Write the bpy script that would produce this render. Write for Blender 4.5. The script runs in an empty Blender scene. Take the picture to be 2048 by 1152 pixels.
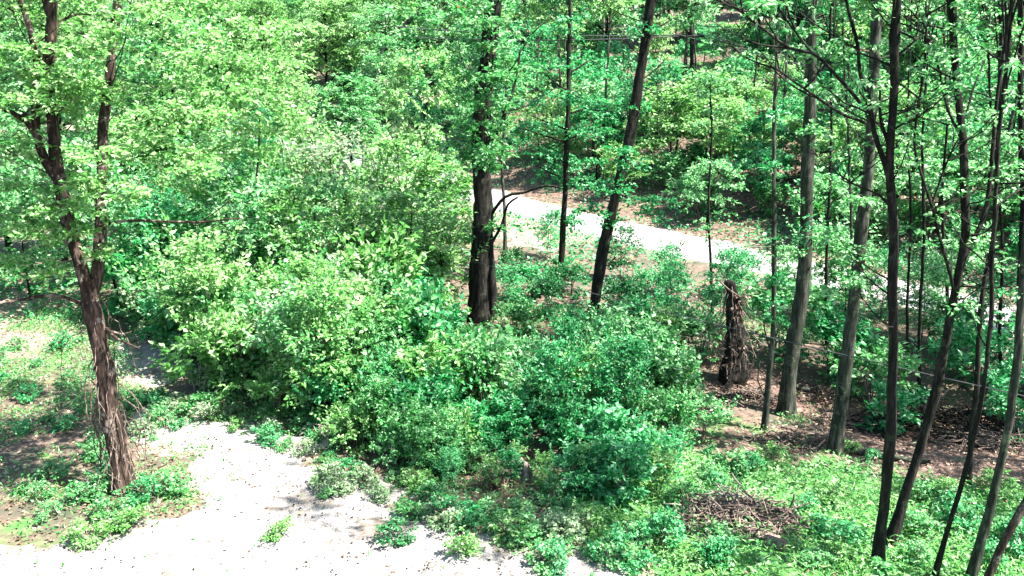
import bpy, math, random
import numpy as np
from mathutils import Vector

# ------------------------------------------------------------------ camera, light, exposure
scene = bpy.context.scene
COL = scene.collection
W, H = 2048.0, 1152.0
FPX, PITCH, CAMZ = 1750.0, math.radians(15.5), 9.0
cam_d = bpy.data.cameras.new("camera"); cam = bpy.data.objects.new("camera", cam_d); COL.objects.link(cam)
cam_d.sensor_width = 36.0; cam_d.lens = 36.0 * FPX / W
cam_d.clip_start = 0.1; cam_d.clip_end = 2000
cam.location = (0, 0, CAMZ); cam.rotation_euler = (math.pi / 2 - PITCH, 0, 0)
scene.camera = cam
scene.render.resolution_x = 1024; scene.render.resolution_y = 576

SUN_EL, SUN_AZ = math.radians(58), math.radians(108)     # azimuth clockwise from +Y (away from camera) towards +X
world = bpy.data.worlds.new("World"); scene.world = world; world.use_nodes = True
wn = world.node_tree; bg = wn.nodes["Background"]
sky = wn.nodes.new("ShaderNodeTexSky"); sky.sky_type = 'NISHITA'; sky.sun_disc = False
sky.sun_elevation = SUN_EL; sky.sun_rotation = SUN_AZ; sky.altitude = 100; sky.dust_density = 1.5
wn.links.new(sky.outputs[0], bg.inputs[0]); bg.inputs[1].default_value = 0.065
sd = bpy.data.lights.new("sun", 'SUN'); sd.energy = 5.0; sd.angle = math.radians(0.5); sd.color = (1.0, 0.95, 0.86)
sun = bpy.data.objects.new("sun", sd); COL.objects.link(sun); sun.location = (40, 40, 60)
sdir = Vector((math.sin(SUN_AZ) * math.cos(SUN_EL), math.cos(SUN_AZ) * math.cos(SUN_EL), math.sin(SUN_EL)))
sun.rotation_euler = sdir.to_track_quat('Z', 'Y').to_euler()
scene.view_settings.view_transform = 'Standard'; scene.view_settings.look = 'None'
scene.view_settings.gamma = 1.0; scene.view_settings.use_curve_mapping = False
scene.view_settings.exposure = 2.62

rng = np.random.default_rng(7)
R = random.Random(11)

# ------------------------------------------------------------------ maths helpers
def vnoise(x, y, seed=0):
    x = np.asarray(x, float); y = np.asarray(y, float)
    xi = np.floor(x).astype(np.int64); yi = np.floor(y).astype(np.int64)
    fx = x - xi; fy = y - yi; fx = fx * fx * (3 - 2 * fx); fy = fy * fy * (3 - 2 * fy)
    def h(a, b):
        n = (a * 374761393 + b * 668265263 + seed * 1442695041) & 0x7fffffff
        n = ((n ^ (n >> 13)) * 1274126177) & 0x7fffffff
        return ((n ^ (n >> 16)) & 0xffff) / 65535.0
    return (h(xi, yi) * (1 - fx) + h(xi + 1, yi) * fx) * (1 - fy) + (h(xi, yi + 1) * (1 - fx) + h(xi + 1, yi + 1) * fx) * fy
def fbm(x, y, seed=0, o=4):
    s = 0; a = 0.5; t = 0
    for i in range(o):
        s = s + a * vnoise(np.asarray(x) * 2 ** i, np.asarray(y) * 2 ** i, seed + i); t += a; a *= 0.5
    return s / t
CP, SP = math.cos(PITCH), math.sin(PITCH)
def ray(px, py):
    u = (px - W / 2) / FPX; v = -(py - H / 2) / FPX
    return np.array([u, CP + v * SP, -SP + v * CP])
def flat(px, py, z=0.0):
    d = ray(px, py); t = (z - CAMZ) / d[2]; return np.array([d[0] * t, d[1] * t])
ROADPX = [(2700, 800), (2400, 728), (2000, 632), (1650, 549), (1400, 498), (1200, 452), (1050, 415), (900, 368), (760, 330), (640, 302), (560, 288)]
RP = np.array([flat(*p) for p in ROADPX])
RP = np.vstack([[RP[0][0] + 40, RP[0][1] - 8], RP, RP[-1] + (RP[-1] - RP[-2]) * 3])
RX, RY = RP[::-1, 0], RP[::-1, 1]
def road_y(x): return np.interp(x, RX, RY)
def hill(x, y):
    x = np.asarray(x, float); y = np.asarray(y, float)
    d = (y - road_y(x)) * 0.8
    z = 0.17 * np.clip(d - 4, 0, 95) * np.clip((d - 4) / 10, 0, 1)
    z = z + (fbm(x * .06, y * .06, 3) - .5) * 2.0 * np.clip((d - 5) / 20, 0, 1)
    near = np.clip((-d - 4) / 4, 0, 1)
    z = z + near * ((fbm(x * .35, y * .35, 9) - .5) * 0.35)
    # shallow hollow between the lawn and the road on the right
    z = z - near * 0.7 * np.exp(-(((x - 11.5) / 6) ** 2 + ((y - 21.5) / 3.0) ** 2))
    return z
TT = np.concatenate([np.arange(6, 60, .15), 60 * 1.004 ** np.arange(400)])
def at(px, py):
    d = ray(px, py); g = CAMZ + d[2] * TT - hill(d[0] * TT, d[1] * TT); k = np.nonzero(g < 0)[0]
    k = max(1, int(k[0])) if len(k) else len(TT) - 1
    f = g[k - 1] / (g[k - 1] - g[k] + 1e-9); t = TT[k - 1] + min(1, max(0, f)) * (TT[k] - TT[k - 1]); p = d * t
    return np.array([p[0], p[1], float(hill(p[0], p[1]))])
def onplane(px, py, Y):
    d = ray(px, py); t = Y / d[1]; return np.array([d[0] * t, Y, CAMZ + d[2] * t])
def inpoly(x, y, poly):
    x = np.asarray(x); y = np.asarray(y); c = np.zeros(x.shape, bool); n = len(poly)
    for i in range(n):
        x1, y1 = poly[i]; x2, y2 = poly[(i + 1) % n]
        cond = ((y1 > y) != (y2 > y)) & (x < (x2 - x1) * (y - y1) / ((y2 - y1) if y2 != y1 else 1e-9) + x1)
        c ^= cond
    return c
def project(P):
    P = np.asarray(P, float); x = P[..., 0]; y = P[..., 1]; z = P[..., 2] - CAMZ
    dep = y * CP - z * SP; up = y * SP + z * CP
    return W / 2 + FPX * x / dep, H / 2 - FPX * up / dep, dep

# ------------------------------------------------------------------ object helpers
def mesh_np(name, V, F, mat, parent=None, smooth=False):
    V = np.asarray(V, np.float32); F = np.asarray(F, np.int32)
    me = bpy.data.meshes.new(name); k = F.shape[1]
    me.vertices.add(len(V)); me.vertices.foreach_set('co', V.ravel())
    me.loops.add(F.size); me.loops.foreach_set('vertex_index', F.ravel())
    me.polygons.add(len(F)); me.polygons.foreach_set('loop_start', np.arange(0, F.size, k, dtype=np.int32))
    me.polygons.foreach_set('loop_total', np.full(len(F), k, np.int32))
    if smooth: me.polygons.foreach_set('use_smooth', np.ones(len(F), bool))
    me.update(calc_edges=True); me.materials.append(mat)
    o = bpy.data.objects.new(name, me); COL.objects.link(o)
    if parent: o.parent = parent
    return o
def tag(o, label=None, cat=None, group=None, kind=None):
    if label: o['label'] = label
    if cat: o['category'] = cat
    if group: o['group'] = group
    if kind: o['kind'] = kind
    return o
def empty(name, loc, label, cat, group=None, rz=0, s=1):
    o = bpy.data.objects.new(name, None); COL.objects.link(o); o.empty_display_size = .3
    o.location = loc; o.rotation_euler = (0, 0, rz); o.scale = (s, s, s) if not hasattr(s, '__len__') else s
    return tag(o, label, cat, group)
def copy_tree(src, loc, label, cat, group, rz=0, s=1, mats=None):
    r = src.copy(); COL.objects.link(r); r.location = loc; r.rotation_euler = (0, 0, rz)
    r.scale = (s, s, s) if not hasattr(s, '__len__') else s
    for key in ('label', 'category', 'group'):
        if key in r: del r[key]
    tag(r, label, cat, group)
    for ch in list(src.children):
        c = ch.copy(); COL.objects.link(c); c.parent = r
        if mats and ch.name.split('.')[0] == 'crown':
            c.material_slots[0].link = 'OBJECT'; c.material_slots[0].material = mats
    return r

class Tubes:
    def __init__(s): s.V = []; s.F = []; s.n = 0
    def add(s, pts, rad, sides=6, rough=0.0, flare=0.0):
        pts = np.asarray(pts, float); n = len(pts)
        rad = np.broadcast_to(np.asarray(rad, float), (n,)).copy()
        if flare: 
            t = np.arange(n) / max(1, n - 1); rad *= 1 + flare * np.exp(-t * n * .45)
        T = np.gradient(pts, axis=0); T /= np.linalg.norm(T, axis=1, keepdims=True) + 1e-9
        up = np.array([0.13, 1.0, 0.07]); up /= np.linalg.norm(up)
        if abs(T[0] @ up) > .9: up = np.array([1.0, 0, .1])
        A = np.cross(T, up); A /= np.linalg.norm(A, axis=1, keepdims=True) + 1e-9; B = np.cross(T, A)
        th = np.arange(sides) * 2 * math.pi / sides
        rr = rad[:, None] * np.ones((1, sides))
        if rough:
            ph = rng.uniform(0, 6, 3)
            rr = rr * (1 + rough * (np.sin(3 * th[None] + ph[0] + np.arange(n)[:, None] * .15) * .6 + rng.normal(0, .5, (n, sides)) + .5 * np.sin(5 * th[None] + ph[1])))
        V = pts[:, None] + rr[..., None] * (np.cos(th)[None, :, None] * A[:, None] + np.sin(th)[None, :, None] * B[:, None])
        V = V.reshape(-1, 3); i = np.arange(n - 1)[:, None] * sides; j = np.arange(sides)[None]; j2 = (j + 1) % sides
        F = np.stack([i + j, i + j2, i + sides + j2, i + sides + j], -1).reshape(-1, 4)
        # end caps: collapse a ring to the centre
        Vc = np.vstack([V, np.repeat(pts[-1:] + T[-1:] * rad[-1] * .4, 1, 0)])
        e = len(V); k = (n - 1) * sides
        caps = np.stack([k + np.arange(sides), k + (np.arange(sides) + 1) % sides, np.full(sides, e), np.full(sides, e)], -1)
        s.V.append(Vc); s.F.append(F + s.n); s.C = getattr(s, 'C', []); s.C.append(caps[:, :3] + s.n); s.n += len(Vc)
    def build(s, name, mat, parent=None):
        V = np.vstack(s.V); F4 = np.vstack(s.F); F3 = np.vstack(s.C)
        tri = np.vstack([F4[:, [0, 1, 2]], F4[:, [0, 2, 3]], F3])
        return mesh_np(name, V, tri, mat, parent, smooth=True)

def resample(pts, step):
    pts = np.asarray(pts, float)
    if len(pts) < 3:
        n = max(2, int(np.linalg.norm(pts[-1] - pts[0]) / step)); t = np.linspace(0, 1, n)[:, None]
        return pts[0] * (1 - t) + pts[-1] * t
    P = np.vstack([2 * pts[0] - pts[1], pts, 2 * pts[-1] - pts[-2]]); out = []
    for i in range(1, len(P) - 2):
        n = max(2, int(np.linalg.norm(P[i + 1] - P[i]) / step)); t = np.linspace(0, 1, n, endpoint=False)[:, None]
        a, b, c, d = P[i - 1], P[i], P[i + 1], P[i + 2]
        out.append(.5 * (2 * b + (c - a) * t + (2 * a - 5 * b + 4 * c - d) * t ** 2 + (3 * b - a - 3 * c + d) * t ** 3))
    out.append(P[-2:-1]); return np.vstack(out)
def wob(pts, a):
    n = len(pts); w = np.cumsum(rng.normal(0, a, (n, 3)), 0); w -= np.linspace(0, 1, n)[:, None] * w[-1]
    return pts + w

def unit(v): return v / (np.linalg.norm(v, axis=-1, keepdims=True) + 1e-9)
def leaf_arrays(P, D, N, L, Wd):
    D = unit(D); S = unit(np.cross(D, N)); N = np.cross(S, D)
    L = L[:, None]; Wd = Wd[:, None]
    b = P; tip = P + D * L - N * L * .12; mid = P + D * L * .42
    l = mid + S * Wd / 2 + N * Wd * .16; r = mid - S * Wd / 2 + N * Wd * .16
    n = len(P); V = np.stack([b, l, tip, r], 1).reshape(-1, 3)
    i = np.arange(n)[:, None] * 4
    F = np.stack([i + [0, 2, 1], i + [0, 3, 2]], 1).reshape(-1, 3)
    return V, F
def sprays(O, D, Ls, nl, leaf, droop=.25, aspect=.62):
    """O origins, D directions, Ls lengths; leaves alternate along every twig, lying in loose flat sprays"""
    m = len(O); t = np.tile(np.linspace(.12, 1, nl), (m, 1)) + rng.normal(0, .03, (m, nl))
    D = unit(D); up = np.array([0, 0, 1.0])
    S = unit(np.cross(D, up[None]) + rng.normal(0, .25, (m, 3)))
    P = O[:, None] + D[:, None] * (Ls[:, None] * t)[..., None]
    P[..., 2] -= droop * (Ls[:, None] * t ** 2)
    sg = np.where(np.arange(nl) % 2 == 0, 1, -1)[None, :, None]
    fan = rng.uniform(.2, 1.0, (m, nl, 1))
    LD = D[:, None] * (1.1 - fan) + S[:, None] * sg * fan + rng.normal(0, .3, (m, nl, 3)); LD[..., 2] -= .12
    P = P + LD * rng.uniform(0, .5, (m, nl, 1)) * leaf
    Nn = up + rng.normal(0, .42, (m, nl, 3)) + rng.normal(0, .25, (m, 1, 3))
    sz = leaf * rng.uniform(.6, 1.25, (m, nl))
    return leaf_arrays(P.reshape(-1, 3), LD.reshape(-1, 3), Nn.reshape(-1, 3), sz.ravel(), (sz * aspect * rng.uniform(.8, 1.2, (m, nl))).ravel())
def crown_arrays(C, RR, ns, nl, leaf, flatn=.38, spr=.55, droop=.25, updir=.12):
    """C clump centres, RR clump radii"""
    C = np.asarray(C, float); RR = np.asarray(RR, float); k = len(C)
    d = unit(rng.normal(0, 1, (k, ns, 3))); d[..., 2] *= flatn
    rad = rng.uniform(0, 1, (k, ns, 1)) ** .5
    O = C[:, None] + d * rad * (RR[:, None, None] * (1 - spr * .6))
    D = d * [1, 1, .5] + rng.normal(0, .25, (k, ns, 3)); D[..., 2] += updir
    Ls = (RR[:, None] * spr * rng.uniform(.6, 1.2, (k, ns)))
    return sprays(O.reshape(-1, 3), D.reshape(-1, 3), Ls.ravel(), nl, leaf, droop)

# ------------------------------------------------------------------ materials
def newmat(name):
    m = bpy.data.materials.new(name); m.use_nodes = True; nt = m.node_tree
    return m, nt, nt.nodes, nt.links
def ramp(nt, stops):
    r = nt.nodes.new('ShaderNodeValToRGB'); el = r.color_ramp.elements
    while len(el) < len(stops): el.new(.5)
    for e, (p, c) in zip(el, stops): e.position = p; e.color = (*c, 1)
    return r
def leaf_mat(name, dark, base, light, trans=.45, rough=.42):
    m, nt, N, L = newmat(name); p = N['Principled BSDF']; out = N['Material Output']
    g = N.new('ShaderNodeNewGeometry'); oi = N.new('ShaderNodeObjectInfo')
    r = ramp(nt, [(0, (.2, .13, .05)), (.025, dark), (.5, base), (.88, light), (.99, tuple(min(.46, c * 1.1) for c in light)), (1, (.4, .36, .16))])  # random leaf tones; the pale end also paints in mint highlights
    ma = N.new('ShaderNodeMath'); ma.operation = 'MULTIPLY_ADD'; ma.inputs[1].default_value = .8
    mb = N.new('ShaderNodeMath'); mb.operation = 'MULTIPLY'; mb.inputs[1].default_value = .2
    L.new(g.outputs['Random Per Island'], ma.inputs[0]); L.new(oi.outputs['Random'], mb.inputs[0]); L.new(mb.outputs[0], ma.inputs[2])
    L.new(ma.outputs[0], r.inputs[0])
    L.new(r.outputs[0], p.inputs['Base Color']); p.inputs['Roughness'].default_value = rough
    p.inputs['Specular IOR Level'].default_value = .5
    tr = N.new('ShaderNodeBsdfTranslucent'); hs = N.new('ShaderNodeHueSaturation')
    hs.inputs['Value'].default_value = 1.5; hs.inputs['Saturation'].default_value = 1.0; hs.inputs['Hue'].default_value = .495
    L.new(r.outputs[0], hs.inputs['Color']); L.new(hs.outputs[0], tr.inputs[0])
    mx = N.new('ShaderNodeMixShader'); mx.inputs[0].default_value = trans
    L.new(p.outputs[0], mx.inputs[1]); L.new(tr.outputs[0], mx.inputs[2]); L.new(mx.outputs[0], out.inputs[0])
    return m
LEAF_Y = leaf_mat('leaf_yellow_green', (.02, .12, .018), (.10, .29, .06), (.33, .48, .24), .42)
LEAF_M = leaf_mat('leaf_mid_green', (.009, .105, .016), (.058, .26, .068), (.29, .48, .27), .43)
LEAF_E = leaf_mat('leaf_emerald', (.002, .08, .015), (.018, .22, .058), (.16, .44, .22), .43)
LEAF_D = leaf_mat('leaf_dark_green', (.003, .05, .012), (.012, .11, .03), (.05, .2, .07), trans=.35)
LEAF_G = leaf_mat('leaf_grey_green', (.03, .10, .035), (.12, .23, .10), (.38, .44, .32), .42)
LEAF_B = leaf_mat('leaf_dead_brown', (.05, .027, .018), (.16, .10, .07), (.34, .25, .19), trans=.2)
def bark_mat(name, a, b, c, scale=6, lichen=None):
    m, nt, N, L = newmat(name); p = N['Principled BSDF']
    tc = N.new('ShaderNodeTexCoord'); mp = N.new('ShaderNodeMapping'); mp.inputs['Scale'].default_value = (scale, scale, scale * .18)
    n1 = N.new('ShaderNodeTexNoise'); n1.inputs['Scale'].default_value = 2.2; n1.inputs['Detail'].default_value = 8; n1.inputs['Roughness'].default_value = .65
    n2 = N.new('ShaderNodeTexNoise'); n2.inputs['Scale'].default_value = .9; n2.inputs['Detail'].default_value = 3
    L.new(tc.outputs['Object'], mp.inputs[0]); L.new(mp.outputs[0], n1.inputs[0]); L.new(tc.outputs['Object'], n2.inputs[0])
    r = ramp(nt, [(.34, a), (.52, b), (.7, c)]); L.new(n1.outputs[0], r.inputs[0])
    mx = N.new('ShaderNodeMix'); mx.data_type = 'RGBA'; mx.blend_type = 'MULTIPLY'; mx.inputs[0].default_value = .7
    r2 = ramp(nt, [(.35, (.55, .6, .55)), (.65, (1, 1, 1))]); L.new(n2.outputs[0], r2.inputs[0])
    L.new(r.outputs[0], mx.inputs[6]); L.new(r2.outputs[0], mx.inputs[7]); col = mx.outputs[2]
    if lichen:
        n3 = N.new('ShaderNodeTexNoise'); n3.inputs['Scale'].default_value = 3.2; n3.inputs['Detail'].default_value = 9; n3.inputs['Roughness'].default_value = .75; L.new(tc.outputs['Object'], n3.inputs[0])
        r3 = ramp(nt, [(.55, (0, 0, 0)), (.63, (1, 1, 1))]); L.new(n3.outputs[0], r3.inputs[0])
        m3 = N.new('ShaderNodeMix'); m3.data_type = 'RGBA'; L.new(r3.outputs[0], m3.inputs[0]); L.new(col, m3.inputs[6]); m3.inputs[7].default_value = (*lichen, 1); col = m3.outputs[2]
    L.new(col, p.inputs['Base Color'])
    bp = N.new('ShaderNodeBump'); bp.inputs['Strength'].default_value = .9; bp.inputs['Distance'].default_value = .03
    L.new(n1.outputs[0], bp.inputs['Height']); L.new(bp.outputs[0], p.inputs['Normal']); p.inputs['Roughness'].default_value = .9; p.inputs['Specular IOR Level'].default_value = .15
    return m
BARK_R = bark_mat('bark_grey_brown', (.008, .006, .005), (.038, .025, .02), (.16, .11, .095), lichen=(.2, .17, .15))
BARK_D = bark_mat('bark_dark', (.003, .003, .003), (.012, .011, .01), (.05, .043, .037), lichen=(.03, .035, .022))
BARK_G = bark_mat('bark_grey', (.008, .011, .008), (.034, .038, .03), (.11, .108, .09), lichen=(.10, .12, .075))
BARK_P = bark_mat('bark_pale', (.06, .05, .045), (.2, .17, .15), (.42, .36, .32))
BARK_V = bark_mat('twig_brown', (.05, .038, .034), (.15, .11, .095), (.32, .25, .22), 12)

def ground_mat():
    m, nt, N, L = newmat('forest_floor'); p = N['Principled BSDF']
    at_ = N.new('ShaderNodeAttribute'); at_.attribute_name = 'zone'; sep = N.new('ShaderNodeSeparateColor'); L.new(at_.outputs['Color'], sep.inputs[0])
    tc = N.new('ShaderNodeTexCoord')
    def noise(s, d=6, ro=.6):
        n = N.new('ShaderNodeTexNoise'); n.inputs['Scale'].default_value = s; n.inputs['Detail'].default_value = d; n.inputs['Roughness'].default_value = ro
        L.new(tc.outputs['Object'], n.inputs[0]); return n
    def mix(f, a, b):
        x = N.new('ShaderNodeMix'); x.data_type = 'RGBA'
        if hasattr(f, 'is_output'): L.new(f, x.inputs[0])
        else: x.inputs[0].default_value = f
        L.new(a, x.inputs[6]); L.new(b, x.inputs[7]); return x.outputs[2]
    nf = noise(7, 10, .75); nm = noise(1.3, 6); nb = noise(.35, 4)
    litter = ramp(nt, [(.3, (.02, .011, .009)), (.45, (.065, .038, .03)), (.58, (.14, .09, .072)), (.72, (.28, .2, .17))]); L.new(nf.outputs[0], litter.inputs[0])
    soil = ramp(nt, [(.3, (.035, .04, .025)), (.7, (.12, .09, .065))]); L.new(nm.outputs[0], soil.inputs[0])
    moss = ramp(nt, [(.3, (.012, .06, .012)), (.55, (.05, .16, .03)), (.75, (.17, .27, .07))]); L.new(nf.outputs[0], moss.inputs[0])
    dirt = ramp(nt, [(.3, (.08, .06, .04)), (.5, (.18, .15, .11)), (.7, (.3, .26, .22))]); L.new(nf.outputs[0], dirt.inputs[0])
    k1 = ramp(nt, [(.42, (0, 0, 0)), (.6, (1, 1, 1))]); L.new(nm.outputs[0], k1.inputs[0])
    base = mix(k1.outputs[0], soil.outputs[0], litter.outputs[0])
    base = mix(sep.outputs['Blue'], base, litter.outputs[0])
    def fac(o):
        a = N.new('ShaderNodeMath'); a.operation = 'ADD'; b = N.new('ShaderNodeMath'); b.operation = 'SUBTRACT'; b.inputs[1].default_value = .5
        L.new(nm.outputs[0], b.inputs[0]); c = N.new('ShaderNodeMath'); c.operation = 'MULTIPLY'; c.inputs[1].default_value = 1.6; L.new(b.outputs[0], c.inputs[0])
        L.new(o, a.inputs[0]); L.new(c.outputs[0], a.inputs[1])
        mr = N.new('ShaderNodeMapRange'); mr.inputs[1].default_value = .35; mr.inputs[2].default_value = .65; L.new(a.outputs[0], mr.inputs[0]); return mr.outputs[0]
    base = mix(fac(sep.outputs['Green']), base, moss.outputs[0])
    base = mix(fac(sep.outputs['Red']), base, dirt.outputs[0])
    L.new(base, p.inputs['Base Color']); p.inputs['Roughness'].default_value = .95
    bp = N.new('ShaderNodeBump'); bp.inputs['Strength'].default_value = .8; bp.inputs['Distance'].default_value = .05
    L.new(nf.outputs[0], bp.inputs['Height']); L.new(bp.outputs[0], p.inputs['Normal'])
    return m
def gravel_mat(name, lo, mid, hi, s=30):
    m, nt, N, L = newmat(name); p = N['Principled BSDF']; tc = N.new('ShaderNodeTexCoord')
    v = N.new('ShaderNodeTexVoronoi'); v.inputs['Scale'].default_value = s; n = N.new('ShaderNodeTexNoise'); n.inputs['Scale'].default_value = 1.1; n.inputs['Detail'].default_value = 9; n.inputs['Roughness'].default_value = .7
    L.new(tc.outputs['Object'], v.inputs[0]); L.new(tc.outputs['Object'], n.inputs[0])
    sp = N.new('ShaderNodeSeparateColor'); L.new(v.outputs['Color'], sp.inputs[0])
    a = N.new('ShaderNodeMath'); a.operation = 'MULTIPLY_ADD'; a.inputs[1].default_value = .35; L.new(sp.outputs[0], a.inputs[0]); L.new(n.outputs[0], a.inputs[2])
    r = ramp(nt, [(.42, lo), (.6, mid), (.85, hi)]); L.new(a.outputs[0], r.inputs[0])
    n4 = N.new('ShaderNodeTexNoise'); n4.inputs['Scale'].default_value = .55; n4.inputs['Detail'].default_value = 10; n4.inputs['Roughness'].default_value = .68; L.new(tc.outputs['Object'], n4.inputs[0])
    r4 = ramp(nt, [(.5, (0, 0, 0)), (.66, (1, 1, 1))]); L.new(n4.outputs[0], r4.inputs[0])
    m4 = N.new('ShaderNodeMix'); m4.data_type = 'RGBA'; L.new(r4.outputs[0], m4.inputs[0]); L.new(r.outputs[0], m4.inputs[6]); m4.inputs[7].default_value = (lo[0] * .95, lo[1] * .85, lo[2] * .7, 1)
    L.new(m4.outputs[2], p.inputs['Base Color'])
    bp = N.new('ShaderNodeBump'); bp.inputs['Strength'].default_value = .5; bp.inputs['Distance'].default_value = .02
    L.new(v.outputs['Distance'], bp.inputs['Height']); L.new(bp.outputs[0], p.inputs['Normal']); p.inputs['Roughness'].default_value = .9
    return m
GROUND = ground_mat()
GRAVEL = gravel_mat('pale_gravel', (.085, .07, .058), (.19, .176, .168), (.29, .28, .275))
ROADM = gravel_mat('road_gravel', (.1, .09, .08), (.22, .21, .215), (.33, .32, .34), 9)
WIREM, _nt, _N, _L = newmat('wire_rubber'); _N['Principled BSDF'].inputs['Base Color'].default_value = (.05, .05, .055, 1); _N['Principled BSDF'].inputs['Roughness'].default_value = .5

# ------------------------------------------------------------------ the setting: ground, road, gravel
def zpoly(pts): return [tuple(flat(*p)) for p in pts]
Z_GRAVEL = zpoly([(-900, 1500), (-500, 1130), (-80, 1100), (60, 1082), (190, 1060), (330, 1035), (420, 985), (400, 930), (300, 890), (275, 840), (250, 760), (225, 700), (240, 668),
                  (340, 668), (375, 735), (310, 790), (290, 815), (420, 838), (560, 852), (640, 885), (700, 940), (800, 962), (850, 1010), (930, 1035), (1010, 1060), (1120, 1085), (1230, 1125), (1330, 1200), (1400, 1500)])
Z_LIT = zpoly([(1380, 700), (1560, 790), (1640, 830), (1720, 900), (1900, 960), (2200, 1000), (2200, 800), (1900, 770), (1700, 760), (1560, 730)])
Z_LAWN = zpoly([(1250, 860), (1420, 800), (1620, 880), (1800, 940), (2300, 1000), (2400, 1600), (1100, 1600), (1100, 1090), (1150, 980)])
Z_SUNLIT_PALE = zpoly([(-300, 590), (160, 590), (170, 660), (120, 690), (80, 720), (-300, 740)])  # pinkish dirt, plus sunlight on the left bank put into the ground colour
Z_BR = zpoly([(1340, 800), (1560, 830), (1720, 900), (1560, 930), (1330, 900)])

ny, nx = 560, 460
ys = np.concatenate([np.linspace(-30, 9, 30, endpoint=False), 9 + (260 - 9) * (np.linspace(0, 1, ny) ** 2.4)])
us = np.linspace(-1, 1, nx)
Yg = np.repeat(ys[:, None], nx, 1); Xg = us[None] * (np.abs(Yg) * .95 + 16)
Zg = hill(Xg, Yg)
dr = (Yg - road_y(Xg)) * .8
GV = np.stack([Xg, Yg, Zg], -1).reshape(-1, 3)
m_ = len(ys); i = np.arange(m_ - 1)[:, None] * nx; j = np.arange(nx - 1)[None]
GF = np.stack([i + j, i + j + 1, i + nx + j + 1, i + nx + j], -1).reshape(-1, 4)
ground = mesh_np('ground', GV, GF, GROUND, smooth=True); tag(ground, kind='structure')
wx = Xg + (fbm(Xg * 1.2, Yg * 1.2, 21) - .5) * 2.2; wy = Yg + (fbm(Xg * 1.2, Yg * 1.2, 25) - .5) * 2.2
red = (inpoly(wx, wy, Z_GRAVEL) | inpoly(wx, wy, Z_SUNLIT_PALE)).astype(float)  # painted sunlit patch on the left bank shares the gravel's dirt colour
red = np.maximum(red, np.exp(-((dr / 3.6) ** 4)) * .7)
Z_VERGE = zpoly([(985, 420), (1200, 445), (1180, 470), (1110, 505), (1020, 492)]); Z_FAR = zpoly([(540, 275), (800, 320), (900, 372), (760, 372), (600, 330)])
red = np.maximum(red, (inpoly(wx, wy, Z_VERGE) | inpoly(wx, wy, Z_FAR)) * 1.0)
grn = np.maximum(inpoly(wx, wy, Z_LAWN) * .8, np.where(Xg < -6, .6, .42) * fbm(Xg * .3, Yg * .3, 41)); blu = np.maximum(inpoly(wx, wy, Z_LIT), (dr > 3).astype(float) * .5)
blu = np.maximum(blu, inpoly(wx, wy, Z_BR) * .8)
grn = np.where(inpoly(wx, wy, Z_BR), .35, grn)
ca = ground.data.color_attributes.new('zone', 'FLOAT_COLOR', 'POINT')
ca.data.foreach_set('color', np.stack([red, grn, blu, np.ones_like(red)], -1).astype(np.float32).ravel())

# road sheet, following the ground
rp = resample(np.column_stack([RP, np.zeros(len(RP))])[::-1], 1.0)[:, :2]
T = np.gradient(rp, axis=0); T /= np.linalg.norm(T, axis=1, keepdims=True); Nn = np.column_stack([-T[:, 1], T[:, 0]])
K = 9; off = np.linspace(-1, 1, K)
hw = 1.85 + (fbm(np.arange(len(rp)) * .3, np.zeros(len(rp)), 5) - .5) * .8
RV = rp[:, None] + Nn[:, None] * (off[None, :, None] * hw[:, None, None])
jag = rng.normal(0, .12, (len(rp), K, 1)) * (np.abs(off) > .9)[None, :, None]; RV = RV + Nn[:, None] * jag
RZ = hill(RV[..., 0], RV[..., 1]) + .03 - .02 * np.abs(off)[None]
RV = np.concatenate([RV, RZ[..., None]], -1).reshape(-1, 3)
i = np.arange(len(rp) - 1)[:, None] * K; j = np.arange(K - 1)[None]
road = mesh_np('road', RV, np.stack([i + j, i + K + j, i + K + j + 1, i + j + 1], -1).reshape(-1, 4), ROADM, smooth=True); tag(road, kind='structure')

# gravel clearing: a sheet of small cells with a ragged edge
gx = np.arange(-15, 7, .055); gy = np.arange(8.5, 27, .055); GX, GY = np.meshgrid(gx, gy)
cx, cy = GX + .027, GY + .027
wx = cx + (fbm(cx * .9, cy * .9, 61, 6) - .5) * 2.6; wy = cy + (fbm(cx * .9, cy * .9, 65, 6) - .5) * 2.6
keep = (inpoly(wx, wy, Z_GRAVEL) & (fbm(cx * 2.2, cy * 2.2, 71, 4) < .68)).astype(float)
def blur(a, n):
    for ax in (0, 1):
        c = np.cumsum(np.pad(a, [(n + 1, n) if k == ax else (0, 0) for k in (0, 1)], mode='edge'), ax)
        a = (np.take(c, range(2 * n + 1, c.shape[ax]), ax) - np.take(c, range(0, c.shape[ax] - 2 * n - 1), ax)) / (2 * n + 1)
    return a
fld = blur(blur(keep, 4), 3) + (fbm(cx * 5, cy * 5, 77, 4) - .5) * .55
GZ = hill(GX, GY) + np.clip((fld - .5) * .16, -.06, .035)
sel = fld > .28
ii, jj = np.nonzero(sel[:-1, :-1]); nX = len(gx)
F = np.stack([ii * nX + jj, ii * nX + jj + 1, (ii + 1) * nX + jj + 1, (ii + 1) * nX + jj], -1)
used, inv = np.unique(F, return_inverse=True)
VV = np.column_stack([GX.ravel()[used], GY.ravel()[used], GZ.ravel()[used]])
grav = mesh_np('gravel_clearing', VV, inv.reshape(-1, 4), GRAVEL, smooth=True); tag(grav, kind='structure')

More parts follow.
